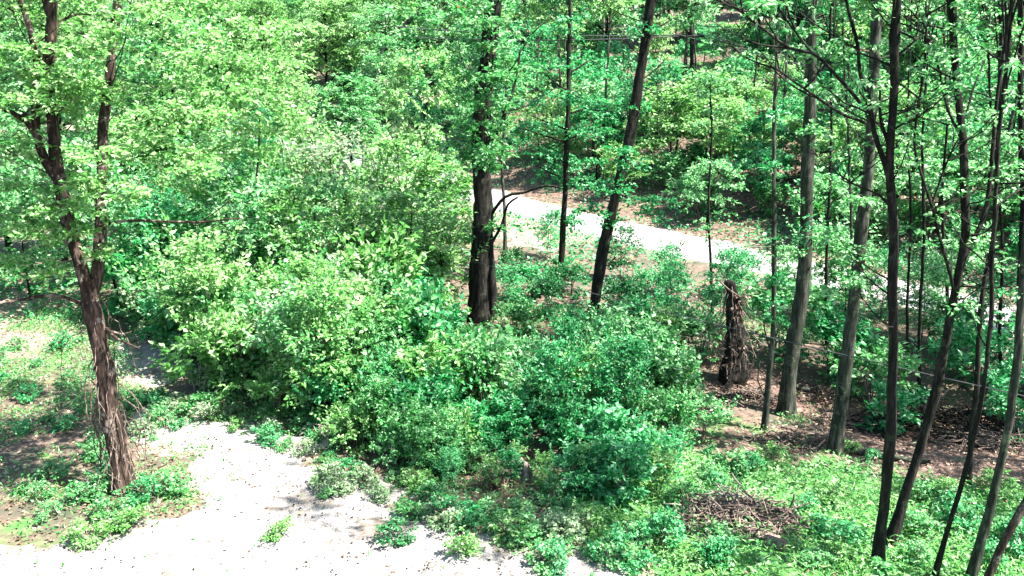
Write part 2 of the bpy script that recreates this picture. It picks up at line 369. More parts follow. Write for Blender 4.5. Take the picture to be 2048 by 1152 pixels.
# ------------------------------------------------------------------ tree prototypes
def dome_clumps(k, R0, z0, z1, skew=1.0, inner=.35):
    a = rng.uniform(0, 2 * math.pi, k); t = rng.uniform(0, 1, k) ** skew
    prof = np.sqrt(np.clip(1 - (2 * t - .9) ** 2 * .8, .05, 1))
    r = R0 * prof * rng.uniform(inner, 1, k) ** .6
    return np.column_stack([np.cos(a) * r, np.sin(a) * r, z0 + (z1 - z0) * t]), r
def make_proto(name, h, R0, z0, k, cr, ns, nl, leaf, tr, bark, lm, stems=1, lean=.2, flatn=.38, shoots=0):
    root = empty(name, (0, 0, 0), None, None)
    C, r = dome_clumps(k, R0, z0, h)
    tb = Tubes(); tops = []
    for s in range(stems):
        a = rng.uniform(0, 6.28); sp = 0 if stems == 1 else R0 * .45
        pts = np.array([[math.cos(a) * sp * .15, math.sin(a) * sp * .15, -.15], [math.cos(a) * sp * .5, math.sin(a) * sp * .5, h * .45], [math.cos(a) * sp + rng.normal(0, lean), math.sin(a) * sp + rng.normal(0, lean), h * .94]])
        P = wob(resample(pts, max(.25, h / 18)), tr * .35); rad = tr * np.linspace(1, .22, len(P)); tb.add(P, rad, 7, .07, .35); tops.append(P)
    for c in C:
        P = tops[R.randrange(len(tops))]
        zi = max(h * .12, c[2] - np.hypot(c[0], c[1]) * rng.uniform(.25, .7)); q = P[np.argmin(abs(P[:, 2] - zi))]
        mid = (q + c) / 2 + [0, 0, .08 * h * .3]
        B = wob(resample([q, mid, c], .35), tr * .12); tb.add(B, tr * .34 * np.linspace(1, .25, len(B)), 5)
    tb.build('trunk', bark, root)
    V, F = crown_arrays(C, cr * rng.uniform(.6, 1.35, k), ns, nl, leaf, flatn=flatn)
    if shoots:
        a = rng.uniform(0, 6.28, shoots); rr = R0 * rng.uniform(.1, 1.0, shoots); O = np.column_stack([np.cos(a) * rr, np.sin(a) * rr, (h * .35 + h * .45 * (1 - rr / R0 * .6)) * np.ones(shoots)])
        D = np.column_stack([np.cos(a) * .45, np.sin(a) * .45, rng.uniform(.7, 1.6, shoots)]) + rng.normal(0, .2, (shoots, 3)); Ls = h * rng.uniform(.25, .6, shoots)
        V2, F2 = sprays(O, D, Ls, 22, leaf * 1.15, droop=.1); F = np.vstack([F, F2 + len(V)]); V = np.vstack([V, V2])
    mesh_np('crown', V, F, lm, root)
    return root
protos = {}
def P_(key, n, **kw):
    protos[key] = [make_proto(**kw) for _ in range(n)]
protos['shrub'] = [make_proto('shrub', h=h_, R0=r_, z0=.2, k=k_, cr=cr_, ns=n_, nl=11, leaf=l_, tr=.02, bark=bk_, lm=LEAF_M, stems=6, shoots=sh_, flatn=fl_) for (h_, r_, k_, cr_, n_, l_, bk_, sh_, fl_) in
    [(1.9, 1.05, 22, .36, 10, .12, BARK_V, 50, .38), (2.1, .9, 10, .5, 11, .19, BARK_G, 34, .25), (1.7, 1.15, 16, .42, 9, .15, BARK_P, 60, .3), (2.3, .8, 9, .42, 12, .17, BARK_V, 46, .25),
     (1.6, 1.2, 26, .32, 9, .13, BARK_G, 36, .45), (2.2, 1.0, 8, .6, 12, .21, BARK_P, 24, .18), (2.0, .95, 14, .38, 10, .14, BARK_P, 80, .38)]]
P_('sapling', 6, name='sapling', h=4.2, R0=1.15, z0=1.0, k=26, cr=.6, ns=12, nl=12, leaf=.14, tr=.035, bark=BARK_D, lm=LEAF_M, shoots=26)
P_('whip', 6, name='young_sapling', h=2.6, R0=.75, z0=.7, k=11, cr=.42, ns=9, nl=9, leaf=.185, tr=.018, bark=BARK_G, lm=LEAF_M, stems=5, lean=.35, shoots=22)
P_('small', 3, name='small_tree', h=8.5, R0=2.3, z0=2.2, k=42, cr=1.0, ns=16, nl=13, leaf=.2, tr=.11, bark=BARK_D, lm=LEAF_M)
P_('slope', 4, name='slope_sapling', h=5.0, R0=1.7, z0=1.8, k=20, cr=.85, ns=15, nl=12, leaf=.2, tr=.06, bark=BARK_D, lm=LEAF_E, flatn=.2, shoots=8)
P_('far', 4, name='woodland_tree', h=14, R0=3.6, z0=3.0, k=55, cr=1.5, ns=17, nl=12, leaf=.3, tr=.19, bark=BARK_D, lm=LEAF_M)
P_('pole', 3, name='slender_tree', h=15, R0=1.9, z0=8.5, k=20, cr=1.1, ns=14, nl=12, leaf=.26, tr=.1, bark=BARK_G, lm=LEAF_M)
P_('tuft', 4, name='leafy_plant', h=.5, R0=.32, z0=.06, k=12, cr=.2, ns=9, nl=8, leaf=.075, tr=.012, bark=BARK_V, lm=LEAF_M, stems=5)
used_p = set()
def put(key, loc, s, label, cat, group, mat, name=None, sz=None):
    i = R.randrange(len(protos[key])); src = protos[key][i]
    sc = (s * R.uniform(.85, 1.2), s * R.uniform(.85, 1.2), s * R.uniform(.85, 1.12))
    o = copy_tree(src, loc, label, cat, group, rz=R.uniform(0, 6.28), s=sc, mats=mat)
    o.rotation_euler[0] = R.uniform(-.1, .1); o.rotation_euler[1] = R.uniform(-.1, .1)
    if name: o.name = name
    return o

# ------------------------------------------------------------------ hand-placed trees: trunks traced to their real distance
def stem(tb, Y, pts, wpx0, wpx1, sides=10, rough=.06, flare=0, dy=0, base=None):
    """pts in picture units on the upright plane at depth Y (+dy towards the end)"""
    n = len(pts); P = []
    for k, (a, b) in enumerate(pts):
        P.append(onplane(a, b, Y + dy * k / max(1, n - 1)))
    if base is not None: P[0] = base
    P = resample(P, .22); L = np.linspace(0, 1, len(P)); sl = Y / CP
    rad = (wpx0 * (1 - L) + wpx1 * L) * .5 * sl / FPX * (.68 if wpx0 > 30 else .76 if wpx0 > 9 else .9)
    rad = rad * (1 + .07 * np.sin(L * 23 + wpx0) * (wpx0 > 12))
    P = wob(P, .006); tb.add(P, rad, sides, rough, flare); return P, rad
def twigs(tb, P, rad, n, length, t0=.3, up=.5, sub=3, r=.012, side=None):
    ends = []
    for _ in range(n):
        k = int(len(P) * rng.uniform(t0, .98)); q = P[k]
        a = rng.uniform(0, 6.28); d = np.array([math.cos(a), math.sin(a) * .8, up * rng.uniform(.4, 1.6)])
        if side: d[0] = abs(d[0]) * side
        d /= np.linalg.norm(d); l = length * rng.uniform(.5, 1.2)
        B = wob(resample([q, q + d * l * .5 + [0, 0, -.04 * l], q + d * l + [0, 0, .12 * l]], .2), .02)
        tb.add(B, r * np.linspace(1.4, .35, len(B)), 4); ends.append(B[-1])
        for _ in range(sub):
            q2 = B[int(len(B) * rng.uniform(.3, .95))]; d2 = d + rng.normal(0, .55, 3); d2 /= np.linalg.norm(d2)
            l2 = l * rng.uniform(.25, .5); B2 = wob(resample([q2, q2 + d2 * l2 * .5, q2 + d2 * l2 + [0, 0, .05]], .15), .015)
            tb.add(B2, r * np.linspace(.7, .25, len(B2)), 4); ends.append(B2[-1])
    return ends
def end_clumps(ends, p, r):
    E = [e for e in ends if rng.uniform() < p]
    return np.array(E), np.full(len(E), r) * rng.uniform(.6, 1.3, len(E))
def px_clumps(lst, Y, spread):
    """clump list (px, py, radius_px) -> centres around depth Y"""
    C = []; RR = []
    for a, b, r in lst:
        y = Y + rng.uniform(-spread, spread); C.append(onplane(a, b, y)); RR.append(r * y / FPX)
    return np.array(C), np.array(RR)
def poly_clumps(poly, n, r0, r1, Y, spread):
    xs_, ys_ = [p[0] for p in poly], [p[1] for p in poly]; out = []
    while len(out) < n:
        a, b = rng.uniform(min(xs_), max(xs_)), rng.uniform(min(ys_), max(ys_))
        if inpoly(np.array([a]), np.array([b]), poly)[0]: out.append((a, b, rng.uniform(r0, r1)))
    return px_clumps(out, Y, spread)
def top_crown(root, P, n, R0, cr, leaf, mat, zlo, zhi, ns=14, nl=12, tb=None):
    """the leafy top of a tall tree, most of it above the frame"""
    c = P[-1]; C = []
    for _ in range(n):
        a = rng.uniform(0, 6.28); r = R0 * rng.uniform(.1, 1) ** .6; z = rng.uniform(zlo, zhi); C.append([c[0] + math.cos(a) * r, c[1] + math.sin(a) * r, z])
        if tb: 
            B = resample([P[int(len(P) * rng.uniform(.7, .98))], (np.array(C[-1]) + c) / 2, C[-1]], .5); tb.add(wob(B, .03), .017 * np.linspace(1, .3, len(B)), 4)
    return np.array(C), np.full(n, cr) * rng.uniform(.7, 1.3, n)
def finish(root, tb, bark, Cs, mat, ns=14, nl=13, leaf=.11, flatn=.38, light=None):
    tb2 = tb.build('trunk', bark, root); inv = root.location
    me = tb2.data; V = np.empty(len(me.vertices) * 3, np.float32); me.vertices.foreach_get('co', V); V = V.reshape(-1, 3) - np.array(inv, np.float32); me.vertices.foreach_set('co', V.ravel()); me.update()
    if Cs:
        C = np.vstack([c for c, r in Cs]); RR = np.concatenate([r for c, r in Cs])
        V, F = crown_arrays(C, RR, ns, nl, leaf, flatn=flatn)
        if light is not None and len(light[0]):
            V2, F2 = crown_arrays(light[0], light[1], 4, 9, leaf * .85, flatn=.5); F = np.vstack([F, F2 + len(V)]); V = np.vstack([V, V2])
        mesh_np('crown', V - np.array(inv), F, mat, root)

# 1 big forked tree on the left
b = at(250, 985); Y = b[1]; root = empty('forked_tree', b, 'big reddish forked tree with dangling vines at the edge of the pale gravel clearing', 'tree'); tb = Tubes()
b0 = b + [0, 0, -.15]
P0, r0 = stem(tb, Y, [(250, 985), (232, 880), (214, 776), (198, 680), (180, 600)], 56, 48, 16, .12, .4, base=b0)
PA, _ = stem(tb, Y, [(180, 600), (158, 520), (138, 440), (122, 360), (113, 280), (103, 190), (101, 120), (104, 50), (108, -60), (100, -300)], 40, 22, 12, .08)
PB, _ = stem(tb, Y, [(182, 610), (193, 540), (198, 450), (201, 380), (204, 290), (210, 215), (222, 130), (232, 40), (250, -120), (262, -300)], 36, 16, 12, .08, dy=1.0)
PC, _ = stem(tb, Y, [(122, 372), (92, 325), (72, 262), (72, 190), (76, 130), (62, 60), (40, 0), (20, -80)], 24, 12, 10, .07, dy=-.6)
PD, _ = stem(tb, Y, [(78, 290), (62, 255), (40, 232), (0, 214), (-70, 200)], 15, 9, 8, .06, dy=-1.0)
PE, _ = stem(tb, Y, [(168, 612), (130, 596), (92, 592), (45, 600), (0, 606), (-60, 600)], 10, 4, 6, .06, dy=-1.4)
stem(tb, Y, [(212, 655), (232, 676), (250, 684), (278, 697)], 8, 4, 6, .1, dy=-.5); stem(tb, Y, [(208, 660), (225, 662), (246, 668), (262, 664)], 7, 3, 6, .1, dy=.3)
stem(tb, Y, [(104, 40), (90, 0), (84, -60), (60, -200)], 20, 10, 8, .07, dy=.3); stem(tb, Y, [(106, 55), (130, 38), (160, 28), (190, 33)], 6, 3, 5, dy=.5)
stem(tb, Y, [(198, 450), (260, 440), (330, 442), (390, 445), (440, 440), (480, 437)], 7, 3, 5, dy=-.5); stem(tb, Y, [(400, 443), (430, 425), (460, 400)], 3, 2, 4, dy=-.3)
# vines hanging round the base
V_ = Tubes()
for _ in range(80):
    k = int(rng.uniform(.12, 1) * (len(P0) - 1)); q = P0[k] + rng.normal(0, .12, 3) * [1.4, 1, .5]; a = rng.uniform(0, 6.28)
    o = np.array([math.cos(a), math.sin(a), 0]) * rng.uniform(.12, .6)
    e = np.array([q[0], q[1], max(hill(q[0], q[1]), q[2] - rng.uniform(.6, 2.4))]) + o
    B = wob(resample([q, (q + e) / 2 + o * .4, e], .15), .04); V_.add(B, rng.uniform(.004, .013), 4)
vo = V_.build('vine', BARK_V, root); vo.data.transform(__import__('mathutils').Matrix.Translation(-Vector(b)))
ends = twigs(tb, PA, None, 12, 1.4) + twigs(tb, PB, None, 14, 1.6) + twigs(tb, PC, None, 8, 1.2) + twigs(tb, PD, None, 5, .8)
Cs = [poly_clumps([(-60, -40), (520, -40), (560, 120), (470, 260), (330, 420), (230, 470), (120, 440), (60, 490), (-60, 470)], 66, 34, 72, Y + .4, 1.6),
      poly_clumps([(330, 20), (600, 20), (590, 260), (480, 330), (340, 300)], 26, 40, 66, Y + 2.6, 1.2),
      px_clumps([(70, 420, 50), (120, 400, 45), (160, 370, 42), (40, 450, 50), (150, 460, 36), (90, 470, 42), (200, 500, 40), (20, 520, 40), (100, 545, 38), (50, 140, 60), (150, 100, 60), (160, 170, 50), (20, 300, 50)], Y - .4, .7),
      top_crown(root, PA, 26, 3.2, .9, .11, None, 13, 17.5, tb=tb)]
finish(root, tb, BARK_R, Cs, LEAF_Y, ns=17, nl=13, leaf=.115, light=end_clumps(ends, .9, .5))

# 2 thick dark trunk in the middle (oak) with a slimmer stem against it
b = at(958, 640); Y = b[1]; root = empty('oak_tree', b, 'thick dark tree in the middle with the thin cable fixed to it', 'tree'); tb = Tubes()
P, _ = stem(tb, Y, [(958, 645), (960, 560), (965, 480), (966, 400), (962, 320), (965, 240), (972, 160), (980, 80), (990, -40), (995, -250)], 66, 34, 16, .09, .2)
stem(tb, Y, [(985, 645), (984, 560), (980, 480), (976, 420)], 27, 16, 10, .06, dy=-.1)
stem(tb, Y, [(975, 440), (1010, 395), (1050, 385), (1090, 372), (1120, 375)], 8, 4, 6, dy=-1); stem(tb, Y, [(975, 500), (1003, 450), (1015, 410), (1035, 395)], 7, 4, 6, dy=-1)
stem(tb, Y, [(962, 330), (1000, 250), (1030, 170), (1040, 100)], 10, 5, 6, dy=1)
twigs(tb, P, None, 10, 2.5, r=.02)
Cs = [px_clumps([(900, 130, 50), (940, 110, 55), (860, 170, 45), (920, 240, 50), (960, 270, 45), (990, 300, 40), (900, 290, 50), (1000, 210, 45), (1040, 130, 50), (960, 180, 50), (830, 90, 50), (1000, 60, 60), (960, 60, 50), (975, 120, 46), (955, 150, 40), (985, 240, 40), (950, 310, 34), (975, 330, 30), (940, 20, 50), (990, 10, 50), (950, 470, 26), (985, 455, 24), (900, 30, 60), (820, 20, 50)], Y - .6, 1.2),
      px_clumps([(970, 40, 44), (985, 95, 40), (960, 150, 42), (980, 200, 40), (955, 250, 40), (975, 300, 38), (1000, 150, 40), (940, 200, 40)], Y - 1.5, .4),
      top_crown(root, P, 14, 4.0, 1.5, .16, None, 15, 21, tb=tb)]
finish(root, tb, BARK_D, Cs, LEAF_M, ns=17, nl=14, leaf=.15)

# 3 dark trunk leaning right
b = at(1178, 680); Y = b[1]; root = empty('leaning_tree', b, 'tall dark tree leaning right just right of the thick middle trunk', 'tree'); tb = Tubes()
P, _ = stem(tb, Y, [(1176, 685), (1192, 590), (1208, 500), (1228, 410), (1246, 330), (1262, 260), (1275, 180), (1288, 100), (1298, 30), (1306, -40), (1320, -260)], 34, 24, 12, .06, .2)
stem(tb, Y, [(1290, 95), (1310, 62), (1340, 40)], 5, 3, 5, dy=.4); twigs(tb, P, None, 9, 1.6, t0=.5, r=.015)
Cs = [px_clumps([(1270, 210, 30), (1290, 60, 34), (1240, 300, 30), (1230, 380, 40), (1260, 330, 36), (1210, 440, 34), (1180, 420, 36), (1280, 400, 40), (1300, 430, 36), (1330, 400, 34)], Y - .5, .8),
      top_crown(root, P, 10, 3.2, 1.2, .15, None, 14, 19, tb=tb)]
finish(root, tb, BARK_D, Cs, LEAF_E, ns=15, nl=12, leaf=.14)

# 4 thin upright tree with layered boughs
b = at(1122, 560); Y = b[1]; root = empty('layered_tree', b, 'thin upright tree with flat layered boughs between thick trunk and leaning trunk', 'tree'); tb = Tubes()
P, _ = stem(tb, Y, [(1120, 565), (1125, 480), (1129, 400), (1132, 320), (1136, 240), (1138, 170), (1139, 90), (1140, 20), (1141, -120)], 17, 8, 9, .05, .1)
for a, bb in [(1040, 255), (1200, 250), (1100, 300), (1180, 330), (1070, 330), (1060, 230), (1210, 200), (1090, 150), (1180, 120), (1050, 170)]:
    stem(tb, Y, [(1134, bb + 30), ((1134 + a) / 2, bb + 16), (a, bb)], 5, 2, 5, dy=R.uniform(-1, 1))
Cs = [px_clumps([(1050, 262, 46), (1090, 250, 48), (1140, 255, 50), (1185, 262, 44), (1080, 300, 44), (1130, 330, 50), (1170, 320, 46), (1100, 350, 40), (1160, 365, 42), (1210, 205, 40), (1170, 200, 42), (1120, 190, 46), (1060, 205, 40), (1090, 130, 42), (1150, 120, 44), (1190, 150, 40), (1120, 60, 44), (1160, 40, 44), (1080, 60, 40), (1040, 285, 34), (1145, 440, 26), (1120, 520, 26)], Y, 1.2)]
finish(root, tb, BARK_D, Cs, LEAF_E, ns=20, nl=14, leaf=.15, flatn=.2)

# 5..: tall trunks on the right
def tall(name, label, base, pts, w0, w1, bark, mat, extra=(), clumps=(), ntw=8, tw=1.5, crown=(16, 3.0, 1.1, 13, 18), leaf=.11, cat='tree', leafy=.5, flare=.5, sides=12, ns=13, nl=12, twr=.012):
    if pts[-1][1] > 0:
        crown = None; tx, ty = pts[-1]; clumps = list(clumps) + [(tx, ty, 22), (tx - 22, ty + 25, 20), (tx + 24, ty + 18, 22), (tx + 8, ty + 60, 20), (tx - 18, ty + 90, 18)]
    b = at(*base); Y = b[1]; root = empty(name, b, label, cat); tb = Tubes()
    P, _ = stem(tb, Y, [(base[0], base[1] + 4)] + list(pts), w0, w1, sides, .06, flare)
    Q = [P]
    for e in extra:
        q, _ = stem(tb, Y, e[0], e[1], e[2], 7, .05, dy=e[3] if len(e) > 3 else 0); Q.append(q)
    ends = []
    for q in Q:
        if ntw and len(q) > 5: ends += twigs(tb, q, None, max(2, int(ntw * min(1, len(q) / len(P) + .2))), tw, t0=.35, r=twr)
    Cs = []
    if clumps: Cs.append(px_clumps(clumps, Y, .8))
    if crown: Cs.append(top_crown(root, P, *crown[:3], leaf, None, *crown[3:], tb=tb))
    finish(root, tb, bark, Cs, mat, ns=ns, nl=nl, leaf=leaf, light=end_clumps(ends, leafy, .3)); return root, P
tall('tall_tree', 'grey trunk with sunlit right side standing behind the cable, right of the vine-wrapped snag', (1572, 830), [(1582, 740), (1598, 640), (1610, 550), (1613, 450), (1616, 350), (1621, 240), (1624, 130), (1624, 20), (1626, -120), (1630, -300)], 46, 24, BARK_G, LEAF_M,
     [([(1618, 300), (1585, 270), (1572, 255)], 5, 3)], [(1615, 180, 34), (1625, 260, 26), (1600, 400, 24), (1620, 480, 34), (1660, 465, 34), (1590, 500, 30), (1640, 100, 40), (1600, 60, 40), (1680, 480, 26)], crown=(9, 3.0, 1.1, 14, 18))
tall('tall_tree', 'straight grey trunk rising from the lawn edge just left of the twin dark trunks', (1668, 905), [(1680, 830), (1692, 740), (1704, 640), (1714, 560), (1722, 470), (1730, 390), (1737, 300), (1742, 200), (1748, 100), (1753, 0), (1758, -120), (1765, -300)], 42, 22, BARK_G, LEAF_M,
     [([(1735, 360), (1745, 290), (1752, 230), (1770, 190)], 7, 4, .3)], [(1735, 150, 30), (1745, 260, 26), (1725, 400, 24), (1700, 560, 24), (1740, 520, 26), (1690, 740, 22)], crown=(9, 2.8, 1.1, 14, 18))
root7, P7 = tall('twin_trunk_tree', 'near-black upright trunk, the straighter of the pair meeting at the lawn bottom', (1756, 1128), [(1766, 1040), (1778, 920), (1786, 800), (1790, 680), (1789, 560), (1791, 440), (1785, 360), (1783, 290), (1788, 200), (1791, 100), (1795, 0), (1800, -120), (1806, -320)], 34, 19, BARK_D, LEAF_M,
     [([(1788, 430), (1777, 345), (1750, 260), (1738, 190), (1722, 150), (1718, 100), (1706, 50), (1693, 0), (1680, -80)], 15, 7, .5),
      ([(1720, 205), (1672, 150), (1625, 106), (1580, 96), (1533, 60), (1490, 30), (1440, -6)], 8, 4, -.6),
      ([(1732, 247), (1690, 232), (1640, 200), (1608, 176), (1568, 146), (1540, 130)], 7, 3, -.4),
      ([(1786, 420), (1765, 395), (1740, 382), (1702, 366)], 6, 3, .3),
      ([(1780, 300), (1768, 270), (1758, 230), (1760, 180)], 9, 5, .3),
      ([(1796, 110), (1830, 80), (1850, 50), (1860, 0)], 6, 3, .4), ([(1625, 106), (1590, 60), (1560, 20), (1545, -30)], 5, 3, .2)],
     [(1765, 1130, 16)], ntw=12, tw=1.3, crown=(7, 2.2, .9, 13, 16.5))
tall('twin_trunk_tree', 'dark leaning trunk that forks high up, the slanting one of the twin pair', (1778, 1086), [(1800, 1020), (1830, 930), (1854, 850), (1876, 760), (1893, 680), (1906, 600), (1918, 540), (1930, 470), (1929, 380), (1924, 280), (1914, 190), (1908, 100), (1904, 0), (1900, -120), (1890, -300)], 27, 15, BARK_D, LEAF_M,
     [([(1922, 530), (1945, 480), (1966, 432), (1978, 380), (1985, 300), (1998, 200), (2012, 100), (2020, 0)], 14, 7, .4),
      ([(1906, 575), (1885, 500), (1866, 430), (1862, 415), (1838, 340), (1826, 280), (1835, 200), (1850, 90), (1852, 0)], 8, 4, -.3),
      ([(1864, 405), (1885, 345), (1905, 300), (1917, 278)], 5, 3, -.2),
      ([(1929, 290), (1900, 230), (1880, 150), (1862, 80), (1842, 60)], 6, 3, .5),
      ([(1933, 230), (1945, 180), (1970, 120)], 6, 3, .3), ([(1916, 574), (1945, 560), (1972, 550)], 4, 2, .2)],
     ntw=12, tw=1.3, crown=(7, 2.2, .9, 13, 16.5))
tall('slim_tree', 'thin dark sinuous trunk crossing the lawn right of the twin pair', (1868, 1152), [(1890, 1080), (1922, 970), (1945, 880), (1962, 790), (1975, 700), (1983, 600), (1984, 500), (1990, 400), (1996, 300), (2006, 200), (2016, 100), (2024, 0), (2034, -160)], 15, 8, BARK_D, LEAF_M,
     [([(1985, 420), (2015, 395), (2048, 375)], 6, 4, .2), ([(1984, 480), (1992, 440), (2000, 400)], 5, 3)], ntw=9, tw=1.0, crown=(9, 2.0, .8, 11, 14), sides=8)
tall('mossy_tree', 'greenish grey trunk slanting up the right edge of the frame', (1940, 1165), [(1965, 1080), (1992, 970), (2012, 880), (2026, 790), (2038, 700), (2044, 600), (2052, 500), (2062, 380), (2075, 200), (2090, 0), (2105, -200)], 25, 15, BARK_G, LEAF_M, ntw=5, crown=(9, 2.0, .8, 11, 15), sides=9)
tall('slanting_tree', 'brown blurred sapling trunk slanting across the bottom right corner', (1955, 1200), [(1985, 1130), (2015, 1070), (2055, 1000), (2100, 920), (2150, 800), (2210, 600), (2260, 300)], 22, 14, BARK_R, LEAF_E, ntw=3, crown=(6, 1.4, .7, 8, 11), sides=9)
tall('thin_tree', 'thin pale stem with bare base left of the sunlit grey trunk', (1528, 860), [(1536, 760), (1546, 660), (1550, 560), (1549, 470), (1548, 380), (1549, 280), (1551, 180), (1555, 60), (1560, -60)], 17, 6, BARK_G, LEAF_E,
     [([(1540, 700), (1530, 660), (1528, 640)], 4, 3), ([(1545, 690), (1560, 650), (1566, 640)], 4, 3), ([(1532, 800), (1515, 760), (1520, 720)], 4, 2, -.2)], [(1550, 640, 24), (1540, 600, 30), (1560, 560, 24), (1540, 330, 26), (1560, 230, 26)], ntw=8, tw=.8, crown=(6, 1.4, .8, 11, 13), sides=7, leaf=.1)
tall('slender_tree', 'slender dark stem rising beside the pale thin stem on the slope', (1600, 560), [(1568, 420), (1569, 330), (1570, 240), (1572, 120), (1576, 0), (1580, -60)], 7, 4, BARK_D, LEAF_E, ntw=5, crown=(8, 2.2, 1.2, 14, 17), leaf=.18, sides=6) if False else None
tall('dark_post_tree', 'short dark trunk in the bank of brown leaves right of the slanting twin', (1936, 970), [(1944, 880), (1956, 780), (1960, 700), (1968, 600), (1990, 480), (2000, 300), (2004, 100), (2010, -100)], 15, 9, BARK_D, LEAF_M, ntw=5, crown=(9, 2.2, 1.0, 12, 16), sides=7)
tall('edge_tree', 'dark trunk half cut off by the right frame edge above the hollow', (2040, 800), [(2040, 700), (2042, 560), (2046, 420), (2044, 260), (2040, 120), (2040, 0), (2042, -160)], 20, 12, BARK_D, LEAF_M, ntw=6, crown=(9, 2.4, 1.0, 12, 16), sides=8)
for (bx, by, pts, w, lb) in [
    (1712, 760, [(1712, 640), (1706, 480), (1700, 300), (1690, 120), (1686, -80)], 8, 'thin dark stem between the grey trunk and the straighter twin'),
    (1838, 800, [(1842, 640), (1850, 480), (1846, 300), (1856, 100), (1860, -80)], 9, 'thin dark stem standing between the twin trunks'),
    (1815, 735, [(1818, 600), (1824, 440), (1815, 260), (1822, 80), (1828, -80)], 6, 'very thin stem close right of the straighter twin trunk'),
    (2005, 800, [(1998, 660), (2004, 480), (1990, 300), (1978, 120), (1970, -80)], 9, 'thin stem just right of the sinuous trunk'),
    (1655, 690, [(1652, 560), (1656, 420), (1662, 260), (1660, 90), (1664, -60)], 7, 'thin stem rising between the two grey trunks'),
    (1425, 640, [(1422, 520), (1418, 400), (1424, 280), (1420, 160)], 6, 'thin leafy stem behind the vine-wrapped snag'),
    (1895, 640, [(1890, 520), (1884, 380), (1892, 240), (1888, 90), (1890, -60)], 7, 'thin stem by the road behind the slanting twin'),
    (520, 640, [(516, 540), (508, 440), (514, 340), (520, 220)], 7, 'thin dark stem in the left thicket'),
    (640, 660, [(636, 560), (628, 460), (634, 360)], 6, 'slim stem left of the crooked stem'),
    (1010, 500, [(1008, 400), (1004, 320), (1012, 200), (1010, 80)], 8, 'thin dark stem right behind the thick middle trunk')]:
    tall('thin_tree', lb, (bx, by), pts, w * 1.15, w * .5, BARK_D if w != 8 else BARK_G, R.choice([LEAF_M, LEAF_E]), ntw=10, tw=1.0, crown=(6, 1.3, .9, 11, 13.5), sides=6, leafy=.8, leaf=.12, twr=.009)
tall('bent_tree', 'small crooked stem among the shrubs left of the thick middle trunk', (757, 560), [(756, 500), (748, 450), (742, 400), (738, 370)], 12, 7, BARK_D, LEAF_M, ntw=6, tw=.9, crown=None, clumps=[(745, 360, 24), (775, 400, 22)], sides=7)
tall('pale_stem', 'pale thin slanting stem below the leaning dead trunk', (728, 345), [(728, 300), (731, 250), (740, 200), (752, 160), (770, 90)], 9, 4, BARK_P, LEAF_M, ntw=3, tw=1.5, crown=None, clumps=[(775, 80, 30), (750, 120, 26)], sides=6, leaf=.2)

for (x_, y_, lb) in [(15.5, 17.0, 'tree outside the right frame edge that shades the lawn'), (17.5, 21.5, 'tree outside the right frame edge that shades the hollow'), (20.0, 26.0, 'tree outside the right frame edge that shades the far hollow')]:
    b = np.array([x_, y_, float(hill(x_, y_))]); root = empty('tall_tree', b, lb, 'tree'); tb = Tubes()
    P = resample([b - [0, 0, .1], b + [.2, .1, 6], b + [0, -.2, 12]], .4); tb.add(wob(P, .02), .2 * np.linspace(1, .4, len(P)), 9, .06, .2)
    C, RR = top_crown(root, P, 44, 3.6, 1.1, .13, None, 5.5, 13.5, tb=tb); finish(root, tb, BARK_G, [(C, RR)], LEAF_M, ns=14, nl=12, leaf=.17)

# leaning dead trunk, pale, deep in the wood
b = at(655, 262); Y = b[1]; o = Tubes()
P, _ = stem(o, Y, [(655, 262), (690, 205), (725, 152), (760, 105), (800, 58), (832, 30), (870, -20)], 20, 10, 10, .12, dy=1.5)
root = empty('dead_tree', b, 'broken pale dead trunk leaning right among the trees above the road', 'dead tree'); finish(root, o, BARK_G, None, None)

# vine-wrapped snag
b = at(1465, 765); Y = b[1]; root = empty('snag', b, 'dark broken snag wrapped in tangled bare vines and dead leaves', 'dead tree'); tb = Tubes()
P, _ = stem(tb, Y, [(1462, 770), (1466, 710), (1470, 650), (1466, 610), (1462, 585), (1458, 562)], 74, 26, 14, .3, .3); finish(root, tb, BARK_D, None, None)
V_ = Tubes()
for _ in range(60):
    q = P[int(rng.uniform(.25, .92) * (len(P) - 1))]; a = rng.uniform(0, 6.28); o = np.array([math.cos(a) * .4, math.sin(a) * .4, 0]) * rng.uniform(.6, 1.5); l = rng.uniform(.5, 1.7)
    B = wob(resample([q + o * .5 + [0, 0, .2], q + o * 1.2 - [0, 0, l * .4], q + o * rng.uniform(.3, 1.3) - [0, 0, l]], .1), .03); B[:, 2] = np.maximum(B[:, 2], b[2]); V_.add(B, rng.uniform(.005, .016), 5)
for s in (([(1440, 562), (1460, 580), (1490, 600), (1500, 620)], -.5), ([(1438, 680), (1460, 695), (1476, 710)], -.5)): stem(V_, Y, s[0], 4, 3, 5, dy=s[1])
o = V_.build('vine', BARK_V, root); o.data.transform(__import__('mathutils').Matrix.Translation(-Vector(b)))
C, RR = px_clumps([(1480, 600, 14), (1470, 630, 14), (1490, 590, 10), (1475, 690, 18), (1455, 720, 16), (1430, 690, 14)], Y - .25, .2)
V, F = crown_arrays(C, RR * 1.2, 5, 7, .09, flatn=.9); mesh_np('dead_leaves', V - b, F, LEAF_B, root)

